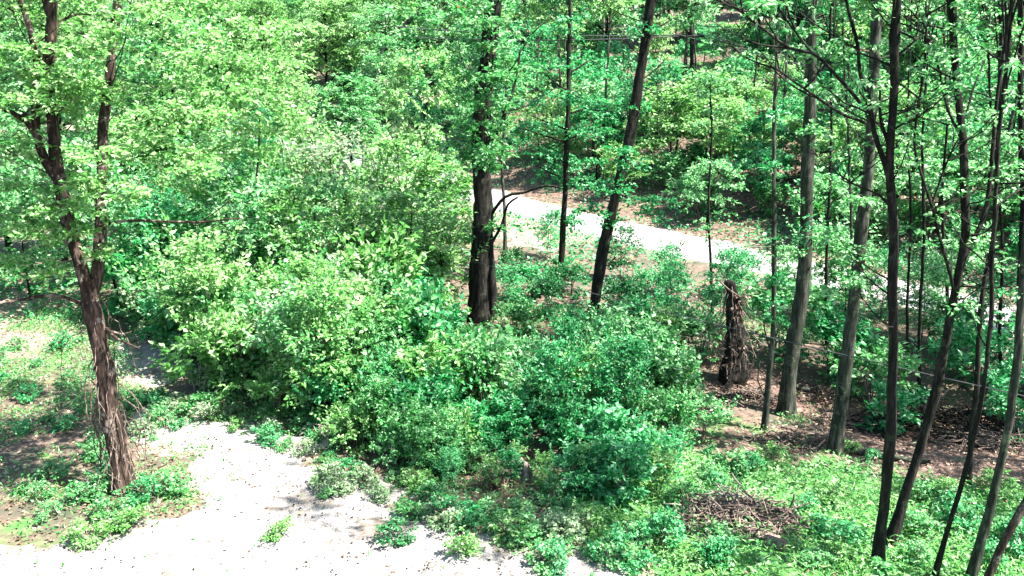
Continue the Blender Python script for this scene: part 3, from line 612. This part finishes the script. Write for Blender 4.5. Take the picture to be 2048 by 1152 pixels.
# ------------------------------------------------------------------ cable, far pole and wires
def wire(name, A, B, sag, r, label, cat='cable', group=None):
    A = np.array(A, float); B = np.array(B, float); t = np.linspace(0, 1, 60)[:, None]
    P = A * (1 - t) + B * t; P[:, 2] -= (4 * sag * t * (1 - t))[:, 0]; tb = Tubes(); tb.add(P - A, r, 6); o = tb.build(name, WIREM); o.location = A
    return tag(o, label, cat, group)
Yo = at(958, 640)[1] - .35
A = onplane(945, 522, Yo); B = onplane(2300, 848, 14.0)
wire('cable', A, B, .12, .012, 'thin cable slanting down from the thick middle trunk past the grey trunks')
pb = at(1385, 250); root = empty('utility_pole', pb, 'thin dark pole on the wooded slope with wires meeting near its top', 'pole')
tb = Tubes(); top = onplane(1383, 52, pb[1]); tb.add(resample([pb - pb + [0, 0, -.2], top - pb], .5), .14, 8, .03); tb.build('post', BARK_D, root)
cr = Tubes(); cr.add(np.array([[-.9, -.12, 0], [0, -.12, 0.0], [.9, -.12, 0]]) + (top - pb) - [0, 0, .7], .07, 6); cr.build('crossarm', BARK_D, root)
for k, (dx, x2, y2) in enumerate([(-.8, 1080, 62), (.8, 1120, 84)]):
    wire('wire', top + [dx, -.12, -.6], onplane(x2 - 300, y2 - 10, pb[1] + 6), .3, .035, ['upper wire running left from the far pole', 'lower wire running left from the far pole'][k], 'wire', 'wires from the far pole')
for k, (dx, x2, y2) in enumerate([(-.8, 2200, 190), (.8, 2200, 230)]):
    wire('wire', top + [dx, -.12, -.6], onplane(x2, y2, pb[1] - 14), .8, .03, ['upper wire running right from the far pole', 'lower wire running right from the far pole'][k], 'wire', 'wires from the far pole')

# ------------------------------------------------------------------ brush piles, log, stump, dead plants
def brush(name, px, py, rx, ry, h, n, L, label, mat):
    b = at(px, py); tb = Tubes()
    for _ in range(n):
        a = rng.uniform(0, 6.28); r = rng.uniform(0, 1) ** .6; x, y = math.cos(a) * rx * r, math.sin(a) * ry * r; z = h * (1 - r) * rng.uniform(.1, 1) + .03
        d = rng.normal(0, 1, 3) * [1.2, .8, .3]; d /= np.linalg.norm(d); l = L * rng.uniform(.3, 1); c = np.array([x, y, z])
        P = wob(resample([c - d * l / 2, c + [0, 0, .05], c + d * l / 2], .12), .02); P[:, 2] = np.maximum(P[:, 2], .01); tb.add(P, rng.uniform(.006, .02), 4)
    o = tb.build(name, mat); o.location = b; return tag(o, label, 'brush pile')
brush('brush_pile', 1478, 1045, 1.25, .75, .32, 260, 1.2, 'tangled heap of dead brown twigs on the lawn left of the twin trunks', BARK_V)
brush('brush_pile', 1400, 1030, .35, .35, .25, 50, .5, 'small clump of broken dead branches at the left end of the big twig heap', BARK_V)
brush('brush_pile', 1590, 890, 1.3, .5, .2, 130, 1.0, 'low scatter of dead sticks on the bank below the sunlit grey trunk', BARK_V)
brush('brush_pile', 1720, 850, 1.2, .6, .35, 120, 1.1, 'tangle of grey branches behind the straight grey trunk', BARK_V)
brush('brush_pile', 1390, 830, .9, .4, .25, 90, .9, 'dead twigs on the bank left of the snag foot', BARK_V)
brush('brush_pile', 648, 868, .45, .3, .3, 45, .7, 'small bunch of bare twigs under the bushes at the gravel edge', BARK_P)
brush('brush_pile', 1860, 860, 2.6, 1.3, .9, 300, 1.7, 'dark tangle of dead branches in the hollow behind the slanting trunk', BARK_D)
for (x0, y0, x1, y1, r_, lb, m) in [(1468, 1058, 1558, 1088, .085, 'reddish brown rotting log lying in front of the twig heap', BARK_V), (1530, 1090, 1572, 1100, .12, 'short broken log chunk at the right end of the twig heap', BARK_V),
                              (1540, 1075, 1440, 1040, .03, 'long pale stick slanting over the twig heap', BARK_P), (1860, 930, 1700, 905, .08, 'long grey log lying on the brown bank behind the twin trunks', BARK_G), (1990, 900, 1880, 870, .1, 'thick dark log lying in the hollow right of the slanting twin', BARK_G), (1690, 800, 1560, 770, .09, 'fallen log between the two grey trunks', BARK_G), (1500, 790, 1400, 812, .09, 'mossy dark log lying on the bank below the snag', BARK_D), (1640, 1000, 1500, 1012, .02, 'thin fallen branch on the grass above the twig heap', BARK_V)]:
    A = at(x0, y0); B = at(x1, y1); tb = Tubes(); zz = [0, 0, r_ * .7]
    tb.add(wob(resample([np.zeros(3) + zz, (B - A) / 2 + zz, B - A + zz], .1), .006), r_, 9, .12); o = tb.build('log' if r_ > .05 else 'fallen_branch', m); o.location = A; tag(o, lb, 'log' if r_ > .05 else 'branch')
brush('brush_pile', 1480, 800, 1.1, .5, .35, 110, 1.0, 'loose heap of dead branches at the foot of the vine-wrapped snag', BARK_V)
brush('brush_pile', 1990, 900, 1.3, .8, .5, 130, 1.3, 'dark heap of dead branches near the right edge of the frame', BARK_V)
brush('brush_pile', 1450, 1020, .8, .45, .5, 110, 1.2, 'loose pale grey twigs sticking up behind the big brown twig heap', BARK_P)
# weathered stump
b = at(1048, 955); root = empty('tree_stump', b, 'pale weathered stump half hidden in green undergrowth right of the dry brown plant', 'stump')
tb = Tubes(); 
for k in range(9):
    a = k * .7; rr = .12 * (k > 0); h_ = rng.uniform(.2, .42); x, y = math.cos(a) * rr, math.sin(a) * rr
    tb.add(np.array([[x * 1.5, y * 1.5, -.05], [x * 1.1, y * 1.1, h_ * .5], [x, y, h_]]), [.1, .075, .05], 6, .15)
tb.build('wood', BARK_P, root); tb = Tubes(); tb.add(resample([[-.5, .1, .3], [-.1, .0, .34], [.2, -.08, .22]], .08), [.05] * len(resample([[-.5, .1, .3], [-.1, .0, .34], [.2, -.08, .22]], .08)), 7, .15); tb.build('splinter', BARK_P, root)
def deadplant(px, py, s, label):
    b = at(px, py); n = 46; a = rng.uniform(0, 6.28, n); D = np.column_stack([np.cos(a), np.sin(a), rng.uniform(.5, 2.2, n)])
    V, F = sprays(np.zeros((n, 3)) + rng.normal(0, .05, (n, 3)) * s, D, np.full(n, .55 * s) * rng.uniform(.6, 1.2, n), 9, .1 * s, droop=.5, aspect=.3)
    root = empty('dry_plant', b, label, 'dead plant'); mesh_np('dead_leaves', V, F, LEAF_B, root)
    tb = Tubes()
    for d in unit(D)[:14]: tb.add(np.array([[0, 0, 0], d * .25 * s, d * .5 * s - [0, 0, .05]]), .006, 4)
    tb.build('stem', BARK_V, root)
deadplant(990, 978, 1.0, 'tan dried-out plant at the undergrowth edge left of the pale stump')
deadplant(737, 962, .85, 'rusty brown dead plant where the bushes meet the gravel')
deadplant(1650, 800, 1.1, 'reddish dead leaves heap behind the sunlit grey trunk')

# ------------------------------------------------------------------ shrubs and saplings, each one placed by hand
sid = [0]
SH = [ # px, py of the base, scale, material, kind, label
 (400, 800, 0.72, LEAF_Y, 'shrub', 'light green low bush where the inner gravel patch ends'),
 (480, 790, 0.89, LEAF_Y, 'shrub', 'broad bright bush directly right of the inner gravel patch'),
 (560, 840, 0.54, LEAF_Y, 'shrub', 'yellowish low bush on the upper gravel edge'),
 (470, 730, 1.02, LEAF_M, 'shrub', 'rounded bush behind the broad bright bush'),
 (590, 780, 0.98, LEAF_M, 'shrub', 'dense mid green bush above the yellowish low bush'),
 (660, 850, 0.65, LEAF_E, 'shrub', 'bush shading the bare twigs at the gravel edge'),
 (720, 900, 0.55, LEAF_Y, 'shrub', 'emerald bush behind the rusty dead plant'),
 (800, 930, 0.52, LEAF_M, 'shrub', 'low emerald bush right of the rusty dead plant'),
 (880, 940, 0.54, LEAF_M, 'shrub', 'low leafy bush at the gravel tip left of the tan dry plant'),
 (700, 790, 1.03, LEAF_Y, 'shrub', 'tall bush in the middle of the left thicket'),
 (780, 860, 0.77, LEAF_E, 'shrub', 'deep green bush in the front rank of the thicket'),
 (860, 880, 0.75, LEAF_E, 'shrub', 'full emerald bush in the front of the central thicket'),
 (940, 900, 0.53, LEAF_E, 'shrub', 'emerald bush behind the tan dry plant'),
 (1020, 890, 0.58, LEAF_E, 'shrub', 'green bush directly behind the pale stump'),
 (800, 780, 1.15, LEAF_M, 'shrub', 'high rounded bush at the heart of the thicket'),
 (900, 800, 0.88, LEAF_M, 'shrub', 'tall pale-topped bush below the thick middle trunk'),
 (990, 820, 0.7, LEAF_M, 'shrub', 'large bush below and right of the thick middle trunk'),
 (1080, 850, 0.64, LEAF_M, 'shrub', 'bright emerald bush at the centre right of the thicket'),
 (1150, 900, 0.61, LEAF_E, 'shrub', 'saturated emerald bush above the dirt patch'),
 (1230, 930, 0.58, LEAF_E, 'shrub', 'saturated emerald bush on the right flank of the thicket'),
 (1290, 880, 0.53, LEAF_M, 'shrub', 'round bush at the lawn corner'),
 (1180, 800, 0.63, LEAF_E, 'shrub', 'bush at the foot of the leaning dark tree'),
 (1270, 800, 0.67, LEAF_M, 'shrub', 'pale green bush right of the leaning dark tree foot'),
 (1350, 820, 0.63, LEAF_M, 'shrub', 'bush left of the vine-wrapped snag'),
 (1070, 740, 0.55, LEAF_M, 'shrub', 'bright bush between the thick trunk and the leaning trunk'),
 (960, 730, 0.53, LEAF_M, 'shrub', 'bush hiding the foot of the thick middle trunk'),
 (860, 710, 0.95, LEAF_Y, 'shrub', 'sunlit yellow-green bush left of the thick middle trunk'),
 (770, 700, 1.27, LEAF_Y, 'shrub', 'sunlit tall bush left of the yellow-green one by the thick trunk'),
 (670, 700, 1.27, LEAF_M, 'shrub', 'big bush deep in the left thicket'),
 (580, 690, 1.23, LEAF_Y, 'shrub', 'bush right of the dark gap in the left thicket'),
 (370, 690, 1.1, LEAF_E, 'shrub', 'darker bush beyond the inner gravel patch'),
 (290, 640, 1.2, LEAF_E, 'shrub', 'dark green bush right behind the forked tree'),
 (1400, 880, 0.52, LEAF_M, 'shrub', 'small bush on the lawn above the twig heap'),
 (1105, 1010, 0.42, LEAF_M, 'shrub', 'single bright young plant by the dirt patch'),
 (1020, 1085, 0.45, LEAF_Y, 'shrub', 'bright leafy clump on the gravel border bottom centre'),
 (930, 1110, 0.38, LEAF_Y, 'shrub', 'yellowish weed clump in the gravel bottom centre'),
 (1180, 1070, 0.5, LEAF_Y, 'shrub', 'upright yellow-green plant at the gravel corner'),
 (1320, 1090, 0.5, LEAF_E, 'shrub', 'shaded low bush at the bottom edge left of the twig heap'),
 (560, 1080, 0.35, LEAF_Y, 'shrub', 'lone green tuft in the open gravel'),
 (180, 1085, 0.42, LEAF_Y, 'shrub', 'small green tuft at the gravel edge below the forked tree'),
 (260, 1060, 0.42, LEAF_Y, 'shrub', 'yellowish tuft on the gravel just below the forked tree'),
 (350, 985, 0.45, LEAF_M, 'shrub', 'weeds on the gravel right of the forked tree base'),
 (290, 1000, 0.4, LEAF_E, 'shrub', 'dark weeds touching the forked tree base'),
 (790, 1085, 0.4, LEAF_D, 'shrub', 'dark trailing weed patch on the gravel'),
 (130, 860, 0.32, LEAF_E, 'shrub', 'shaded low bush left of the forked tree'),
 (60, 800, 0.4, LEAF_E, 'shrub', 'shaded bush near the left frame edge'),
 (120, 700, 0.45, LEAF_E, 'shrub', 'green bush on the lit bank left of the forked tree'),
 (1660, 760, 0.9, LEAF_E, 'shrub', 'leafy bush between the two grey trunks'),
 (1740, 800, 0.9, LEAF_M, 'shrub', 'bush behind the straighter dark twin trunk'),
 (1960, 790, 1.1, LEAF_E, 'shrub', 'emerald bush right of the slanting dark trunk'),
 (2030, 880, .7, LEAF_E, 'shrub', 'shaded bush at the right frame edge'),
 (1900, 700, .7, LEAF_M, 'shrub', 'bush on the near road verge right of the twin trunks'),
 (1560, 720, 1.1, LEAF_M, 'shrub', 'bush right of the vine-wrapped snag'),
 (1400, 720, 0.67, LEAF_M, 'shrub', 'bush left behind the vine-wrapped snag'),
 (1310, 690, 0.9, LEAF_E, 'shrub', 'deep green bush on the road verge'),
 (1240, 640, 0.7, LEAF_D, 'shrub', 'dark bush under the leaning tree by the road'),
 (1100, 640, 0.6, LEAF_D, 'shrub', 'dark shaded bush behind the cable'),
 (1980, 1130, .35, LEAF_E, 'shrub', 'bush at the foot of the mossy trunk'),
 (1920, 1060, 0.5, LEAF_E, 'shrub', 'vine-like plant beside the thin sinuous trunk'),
 (2040, 1100, .5, LEAF_E, 'shrub', 'shaded bush in the bottom right corner'),
 (1780, 860, 0.55, LEAF_E, 'shrub', 'small plant in the brown leaf bank'),
 (1480, 940, 0.4, LEAF_M, 'shrub', 'small sunny weed clump above the twig heap'),
 (1060, 600, .62, LEAF_E, 'shrub', 'low dark bush on the verge right of the thick middle trunk'), (1140, 590, .6, LEAF_D, 'shrub', 'low dark bush behind the cable left of the leaning tree'),
 (1280, 610, .7, LEAF_E, 'shrub', 'emerald bush on the verge right of the leaning tree'), (1360, 570, .45, LEAF_D, 'shrub', 'dark bush directly below the bright road'),
 (1020, 555, .55, LEAF_M, 'shrub', 'small bush by the pale verge clearing'), (1200, 700, .6, LEAF_D, 'shrub', 'dark bush at the very foot of the leaning tree'),
 (1450, 610, .5, LEAF_E, 'shrub', 'bush on the verge left above the snag'), (1140, 700, .62, LEAF_E, 'shrub', 'bush just left of the leaning tree foot'), (1040, 680, .6, LEAF_M, 'shrub', 'pale bush right of the thick trunk foot'),
 (1150, 985, .55, LEAF_E, 'shrub', 'vivid green bush just above the dirt patch'), (1240, 1000, .55, LEAF_E, 'shrub', 'vivid green bush left of the twig heap'), (1310, 950, .6, LEAF_E, 'shrub', 'vivid green bush reaching onto the lawn'), (1340, 890, .6, LEAF_M, 'shrub', 'sunny bush at the upper lawn corner'),
]
for (a, b_, s, m, k, lb) in SH:
    if s <= .5: put('tuft', at(a, b_), s * 2.2, lb, 'plant', None, m, 'leafy_plant')
    else: put('shrub', at(a, b_), s, lb, 'shrub', None, m, 'shrub')
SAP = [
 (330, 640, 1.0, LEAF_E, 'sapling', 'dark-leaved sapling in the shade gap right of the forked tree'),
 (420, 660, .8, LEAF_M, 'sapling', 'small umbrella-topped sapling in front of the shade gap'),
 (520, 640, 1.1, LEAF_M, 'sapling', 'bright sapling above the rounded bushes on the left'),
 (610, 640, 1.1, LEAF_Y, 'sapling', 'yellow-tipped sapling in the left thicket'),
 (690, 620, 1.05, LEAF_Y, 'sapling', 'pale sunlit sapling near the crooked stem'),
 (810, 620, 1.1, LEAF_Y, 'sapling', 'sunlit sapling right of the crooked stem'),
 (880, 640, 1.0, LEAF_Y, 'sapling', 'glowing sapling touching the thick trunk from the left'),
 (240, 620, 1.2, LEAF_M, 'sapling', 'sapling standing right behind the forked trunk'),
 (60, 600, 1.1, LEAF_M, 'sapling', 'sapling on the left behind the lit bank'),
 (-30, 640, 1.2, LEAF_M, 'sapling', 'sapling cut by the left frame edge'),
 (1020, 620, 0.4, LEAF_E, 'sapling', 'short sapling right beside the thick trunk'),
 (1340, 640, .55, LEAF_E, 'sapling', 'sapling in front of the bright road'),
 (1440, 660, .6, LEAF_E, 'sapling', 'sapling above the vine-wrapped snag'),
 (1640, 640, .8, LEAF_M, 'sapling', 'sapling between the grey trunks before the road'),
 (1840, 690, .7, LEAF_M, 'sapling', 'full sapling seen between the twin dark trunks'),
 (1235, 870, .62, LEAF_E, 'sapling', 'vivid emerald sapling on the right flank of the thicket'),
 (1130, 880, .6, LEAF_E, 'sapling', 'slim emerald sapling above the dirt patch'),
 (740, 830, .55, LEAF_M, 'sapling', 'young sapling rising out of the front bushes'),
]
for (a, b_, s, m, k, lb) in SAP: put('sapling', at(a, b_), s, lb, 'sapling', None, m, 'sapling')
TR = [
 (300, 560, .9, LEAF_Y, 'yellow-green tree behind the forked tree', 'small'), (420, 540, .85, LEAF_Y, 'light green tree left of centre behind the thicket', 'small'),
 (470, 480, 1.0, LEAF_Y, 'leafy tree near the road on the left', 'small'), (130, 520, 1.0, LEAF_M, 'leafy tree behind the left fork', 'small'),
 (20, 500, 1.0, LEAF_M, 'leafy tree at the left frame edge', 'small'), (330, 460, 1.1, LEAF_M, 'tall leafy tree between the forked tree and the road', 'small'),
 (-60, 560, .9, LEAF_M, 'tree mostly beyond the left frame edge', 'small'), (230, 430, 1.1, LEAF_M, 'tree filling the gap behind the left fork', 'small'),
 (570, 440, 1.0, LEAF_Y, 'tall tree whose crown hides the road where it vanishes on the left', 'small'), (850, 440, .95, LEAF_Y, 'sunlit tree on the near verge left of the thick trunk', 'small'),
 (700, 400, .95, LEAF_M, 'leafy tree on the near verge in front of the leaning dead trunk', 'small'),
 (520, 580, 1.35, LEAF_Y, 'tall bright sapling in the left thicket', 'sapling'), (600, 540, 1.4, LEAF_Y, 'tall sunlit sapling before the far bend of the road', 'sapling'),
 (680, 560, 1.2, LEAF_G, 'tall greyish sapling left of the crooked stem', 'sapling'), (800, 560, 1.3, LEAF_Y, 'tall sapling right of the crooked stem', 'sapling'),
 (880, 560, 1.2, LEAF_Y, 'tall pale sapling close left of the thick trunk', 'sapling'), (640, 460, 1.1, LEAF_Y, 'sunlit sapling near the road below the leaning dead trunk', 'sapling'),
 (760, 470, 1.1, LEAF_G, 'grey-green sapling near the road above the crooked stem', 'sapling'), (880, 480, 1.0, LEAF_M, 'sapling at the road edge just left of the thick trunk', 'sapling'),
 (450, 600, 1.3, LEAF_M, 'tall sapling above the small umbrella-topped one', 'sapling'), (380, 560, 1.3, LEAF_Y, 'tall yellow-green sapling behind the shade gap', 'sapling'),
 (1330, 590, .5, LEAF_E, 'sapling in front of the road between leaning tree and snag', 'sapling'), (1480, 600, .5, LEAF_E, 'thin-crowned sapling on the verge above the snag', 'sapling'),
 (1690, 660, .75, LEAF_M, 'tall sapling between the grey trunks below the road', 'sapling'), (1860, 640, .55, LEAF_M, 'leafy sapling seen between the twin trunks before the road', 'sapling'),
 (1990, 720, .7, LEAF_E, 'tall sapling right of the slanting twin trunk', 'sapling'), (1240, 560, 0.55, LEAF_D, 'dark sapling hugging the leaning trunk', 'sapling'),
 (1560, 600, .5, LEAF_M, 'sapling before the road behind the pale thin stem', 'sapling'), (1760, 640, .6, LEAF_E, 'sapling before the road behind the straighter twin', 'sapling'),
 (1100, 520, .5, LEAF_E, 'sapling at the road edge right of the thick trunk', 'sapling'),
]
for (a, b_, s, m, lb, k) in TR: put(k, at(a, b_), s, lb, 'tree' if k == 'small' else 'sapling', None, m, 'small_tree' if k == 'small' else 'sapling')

# the wooded slope beyond the road
def scatter(n, y0, y1, key, smin, smax, mats, label, cat, group, name, dmin, dens=None, x0=-60, x1=2110):
    cnt = 0; tries = 0; pts = []
    while cnt < n and tries < n * 60:
        tries += 1; a, b_ = R.uniform(x0, x1), R.uniform(y0, y1)
        if b_ > np.interp(a, [500, 700, 900, 1200, 1650, 2048], [250, 290, 325, 420, 515, 610]) - 10: continue
        if dens and R.random() > dens(a, b_): continue
        p = at(a, b_)
        if p[1] > 190: continue
        if any((p[0] - q[0]) ** 2 + (p[1] - q[1]) ** 2 < dmin ** 2 for q in pts): continue
        pts.append(p); m = R.choice(mats) if isinstance(mats, list) else mats(a)
        s_ = R.uniform(smin, smax); put(key, p, s_, label(a, m, p[1], s_), cat, group(a) if callable(group) else group, m, name); cnt += 1
    return pts
MARKS = [(120, 'near the left frame edge'), (300, 'behind the forked tree'), (470, 'right behind the forked tree'), (600, 'left of the dead leaning trunk'), (760, 'beside the dead leaning trunk'), (860, 'right of the dead leaning trunk'), (960, 'behind the thick middle trunk'),
 (1060, 'right behind the thick middle trunk'), (1180, 'behind the layered tree'), (1330, 'right behind the leaning tree'), (1450, 'around the far pole'), (1590, 'behind the pale thin stem'), (1700, 'between the two grey trunks'), (1790, 'behind the straighter twin trunk'), (1920, 'seen between the twin trunks'), (9999, 'near the right frame edge')]
def lab(kind):
    def f(a, m, y, s_):
        c = {LEAF_Y.name: 'yellow-green', LEAF_M.name: 'mid green', LEAF_E.name: 'emerald', LEAF_D.name: 'dark green', LEAF_G.name: 'grey-green'}[m.name]
        w = [t for (x, t) in MARKS if a < x][0]; d = y - float(road_y((a - 1024) / FPX * y))
        h = 'near the road' if d < 12 else ('partway up the slope' if d < 35 else 'high on the slope')
        z = 'small ' if s_ < .86 else ('' if s_ < 1.0 else 'large ')
        return f'{z}{c} {kind} {h}, {w}'
    return f
def region(a): return 'left' if a < 960 else ('mid' if a < 1590 else 'right')
RG = {'left': 'above the far bend of the road', 'mid': 'on the slope behind the leaning tree', 'right': 'on the slope behind the grey and twin trunks'}
mt = lambda a: R.choice([LEAF_Y, LEAF_Y, LEAF_M]) if a < 800 else (R.choice([LEAF_M, LEAF_E, LEAF_E, LEAF_Y]) if a < 1650 else R.choice([LEAF_Y, LEAF_M, LEAF_E]))
scatter(120, 5, 250, 'far', .7, 1.1, mt, lab('woodland tree'), 'tree', lambda a: 'woodland trees ' + RG[region(a)], 'woodland_tree', 3.7, dens=lambda a, b: 1 if (a < 900 or b < 110) else (.14 if a > 1500 else (.35 if a < 1280 else .03)))
scatter(180, 60, 500, 'slope', .7, 1.15, mt, lab('layered sapling'), 'sapling', lambda a: 'layered saplings ' + RG[region(a)], 'slope_sapling', 1.9, dens=lambda a, b: 1 if a < 1000 else .5)
scatter(24, 100, 420, 'pole', .8, 1.1, mt, lab('slender pole-like tree'), 'tree', lambda a: 'slender trees ' + RG[region(a)], 'slender_tree', 4.0)
scatter(90, 100, 560, 'shrub', .7, 1.3, lambda a: R.choice([LEAF_M, LEAF_E]), lab('low shrub'), 'shrub', lambda a: 'low shrubs ' + RG[region(a)], 'shrub', 1.6, dens=lambda a, b: 1 if a < 1000 or a > 1500 else .45)

# young shoots breaking up the thicket
THK = [(230, 640), (420, 620), (700, 560), (900, 600), (1100, 640), (1340, 690), (1400, 860), (1330, 1010), (1180, 1060), (1080, 1010), (850, 965), (700, 880), (600, 810), (430, 780), (330, 700)]
cnt = 0; spots = []
while cnt < 210:
    a, b_ = R.uniform(230, 1400), R.uniform(560, 1000)
    if not inpoly(np.array([a]), np.array([b_]), THK)[0]: continue
    if b_ < 740 and 850 < a < 1260: continue
    p = at(a, b_)
    if any((p[0] - q[0]) ** 2 + (p[1] - q[1]) ** 2 < .22 for q in spots): continue
    spots.append(p); s_ = R.uniform(.3, .72) * (1 if b_ < 850 else .62) * (1 if a < 880 else .68)
    m = R.choice([LEAF_Y, LEAF_Y, LEAF_M, LEAF_G]) if a < 800 else R.choice([LEAF_M, LEAF_M, LEAF_E, LEAF_Y])
    c = {LEAF_Y.name: 'yellow-green', LEAF_M.name: 'mid green', LEAF_E.name: 'emerald', LEAF_G.name: 'grey-green'}[m.name]
    row = 'in the front row of the thicket' if b_ > 880 else 'near the front of the thicket' if b_ > 790 else 'mid-thicket' if b_ > 700 else 'at the back of the thicket'
    w = [t for (x, t) in [(330, 'behind the inner gravel'), (400, 'beyond the inner gravel'), (470, 'above the broad bush'), (540, 'right of the broad bush'), (610, 'left of the bare twigs'), (680, 'above the bare twigs'), (740, 'left of the rusty plant'), (800, 'above the rusty plant'), (860, 'right of the rusty plant'), (930, 'left of the tan plant'), (1000, 'above the tan plant'), (1060, 'above the stump'), (1130, 'above the dirt patch'), (1200, 'below the leaning tree'), (1280, 'right of the leaning tree'), (9999, 'left of the snag')] if a < x][0]
    zn = 'short' if s_ < .4 else ('mid-height' if s_ < .52 else 'tall')
    put('whip' if R.random() < .85 else 'sapling', p, s_ * (1.35 if R.random() < .5 else 1.1), f"{zn} {c} sapling {row}, {w}", 'sapling', 'young saplings in the thicket', m, 'young_sapling'); cnt += 1
# weeds on the lawn and the shaded ground on the left
for k in range(70):
    if k < 40: a, b_ = R.uniform(1120, 2040), R.uniform(860, 1150); w = 'on the lawn ' + ('left of the twig heap' if a < 1380 else 'around the twig heap' if a < 1600 else 'near the twin trunks' if a < 1850 else 'near the mossy trunk'); m = R.choice([LEAF_M, LEAF_E, LEAF_Y])
    else: a, b_ = R.uniform(-20, 240), R.uniform(680, 1040); w = 'on the shaded ground ' + ('at the left frame edge' if a < 60 else 'left of the forked tree' if a < 130 else 'beside the forked trunk'); m = R.choice([LEAF_E, LEAF_M])
    c = {LEAF_Y.name: 'yellowish', LEAF_M.name: 'mid green', LEAF_E.name: 'emerald'}[m.name]; row = 'toward the bottom edge' if b_ > 1040 else ('mid-way' if b_ > 950 else 'farther back' if b_ > 860 else 'well back' if b_ > 770 else 'farthest back')
    put('tuft', at(a, b_), R.uniform(.35, .95), f'{c} weed {w}, {row}', 'plant', 'weeds on the open ground', m, 'leafy_plant')

BORD = [(300, 835), (420, 850), (560, 865), (640, 900), (700, 955), (800, 975), (850, 1020), (930, 1045), (1010, 1075), (1120, 1095), (1220, 1130), (380, 960), (330, 1030), (190, 1070), (60, 1090)]
NM = ['right of the forked tree', 'at the top of the gravel', 'at the upper gravel edge', 'below the bare twigs', 'by the rusty dead plant', 'right of the rusty dead plant', 'left of the tan dry plant', 'below the tan dry plant', 'below the pale stump', 'by the dirt patch', 'at the gravel corner', 'on the weedy tongue beside the forked tree', 'at the tip of the weedy tongue', 'below the forked tree', 'at the lower left gravel edge']
for k in range(85):
    i = R.randrange(len(BORD) - 4) if k < 75 else R.randrange(len(BORD)); a, b_ = BORD[i][0] + R.gauss(0, 42), BORD[i][1] + R.gauss(0, 24)
    m = R.choice([LEAF_Y, LEAF_M, LEAF_M, LEAF_E, LEAF_G]); c = {LEAF_Y.name: 'yellowish', LEAF_M.name: 'mid green', LEAF_E.name: 'emerald', LEAF_G.name: 'grey-green'}[m.name]; z = R.uniform(.3, .95)
    put('tuft', at(a, b_), z, f"{'tiny' if z < .5 else ('small' if z < .75 else 'bushy')} {c} weed {NM[i]}", 'plant', 'weeds along the gravel edge', m, 'leafy_plant')

# ------------------------------------------------------------------ ground cover and litter (uncountable)
def strew(n, xr, yr, dens, leaf, mode, name, mat, label=None):
    X = rng.uniform(*xr, n); Yv = rng.uniform(*yr, n); k = dens(X, Yv) > rng.uniform(0, 1, n); X, Yv = X[k], Yv[k]; n = len(X)
    Z = hill(X, Yv)
    if mode == 'litter':
        D = rng.normal(0, 1, (n, 3)); D[:, 2] *= .25; N = np.array([0, 0, 1.0]) + rng.normal(0, .25, (n, 3)); Z = Z + .045
    else:
        D = rng.normal(0, 1, (n, 3)); D[:, 2] = np.abs(D[:, 2]) * .7 + .1; N = np.array([0, 0, 1.0]) + rng.normal(0, .5, (n, 3)); Z = Z + rng.uniform(0, 1, n) ** 1.5 * .22 * (.4 + fbm(X * 1.5, Yv * 1.5, 5))
    sz = leaf * rng.uniform(.6, 1.4, n); V, F = leaf_arrays(np.column_stack([X, Yv, Z]), D, N, sz, sz * (.65 if mode != 'grass' else .2))
    return tag(mesh_np(name, V, F, mat), label, None, None, 'stuff')
def not_gravel(x, y):
    wx = x + (fbm(x * .9, y * .9, 61, 6) - .5) * 2.6; wy = y + (fbm(x * .9, y * .9, 65, 6) - .5) * 2.6
    return ~inpoly(wx, wy, Z_GRAVEL)
def d_cover(x, y):
    lawn = inpoly(x, y, Z_LAWN); br = inpoly(x, y, Z_BR) | inpoly(x, y, Z_LIT)
    f = fbm(x * .8, y * .8, 33); base = np.where(lawn, .35 + 1.3 * (f - .35), 1.8 * (f - .47) + .12 * (x < -6)); base = np.where(br, base * .25, base)
    edge = 1 - sum(inpoly(x + a, y + b, Z_GRAVEL).astype(float) for a, b in ((.9, 0), (-.9, 0), (0, 1.1), (0, -1.1), (.5, .5), (-.5, -.5), (.5, -.5), (-.5, .5))) / 8
    return np.where(not_gravel(x, y), base, .004 + .8 * edge * (fbm(x * 3, y * 3, 83) > .5)) * (np.abs((y - road_y(x)) * .8) > 2.4)
strew(230000, (-17, 20), (10, 30), d_cover, .075, 'cover', 'ground_cover', LEAF_M)
strew(230000, (-17, 20), (10, 30), lambda x, y: d_cover(x, y) * .9, .13, 'grass', 'grass', LEAF_Y)
strew(200000, (-45, 45), (28, 95), lambda x, y: np.clip(2.6 * (fbm(x * .25, y * .25, 37) - .38), 0, 1) * (np.abs((y - road_y(x)) * .8) > 2.6), .2, 'cover', 'undergrowth', LEAF_E)
strew(60000, (-17, 20), (10, 32), lambda x, y: np.where(not_gravel(x, y), np.where(inpoly(x, y, Z_LIT), 1, np.where(inpoly(x, y, Z_LAWN), .05, .4)), .035) * (np.abs((y - road_y(x)) * .8) > 2.4), .09, 'litter', 'leaf_litter', LEAF_B)
strew(60000, (-40, 45), (32, 90), lambda x, y: 1.0 * ((y - road_y(x)) * .8 > 2.6), .2, 'litter', 'slope_leaf_litter', LEAF_B)
# dark bits lying on the gravel
strew(16000, (-15, 7), (9, 26), lambda x, y: (~not_gravel(x, y)) * np.clip(3 * (fbm(x * 1.1, y * 1.1, 47) - .42), 0.02, .6) * .8, .06, 'litter', 'gravel_debris', BARK_D)

# remove the prototypes at the origin
for lst in protos.values():
    for o in lst:
        for ch in list(o.children): bpy.data.objects.remove(ch)
        bpy.data.objects.remove(o)
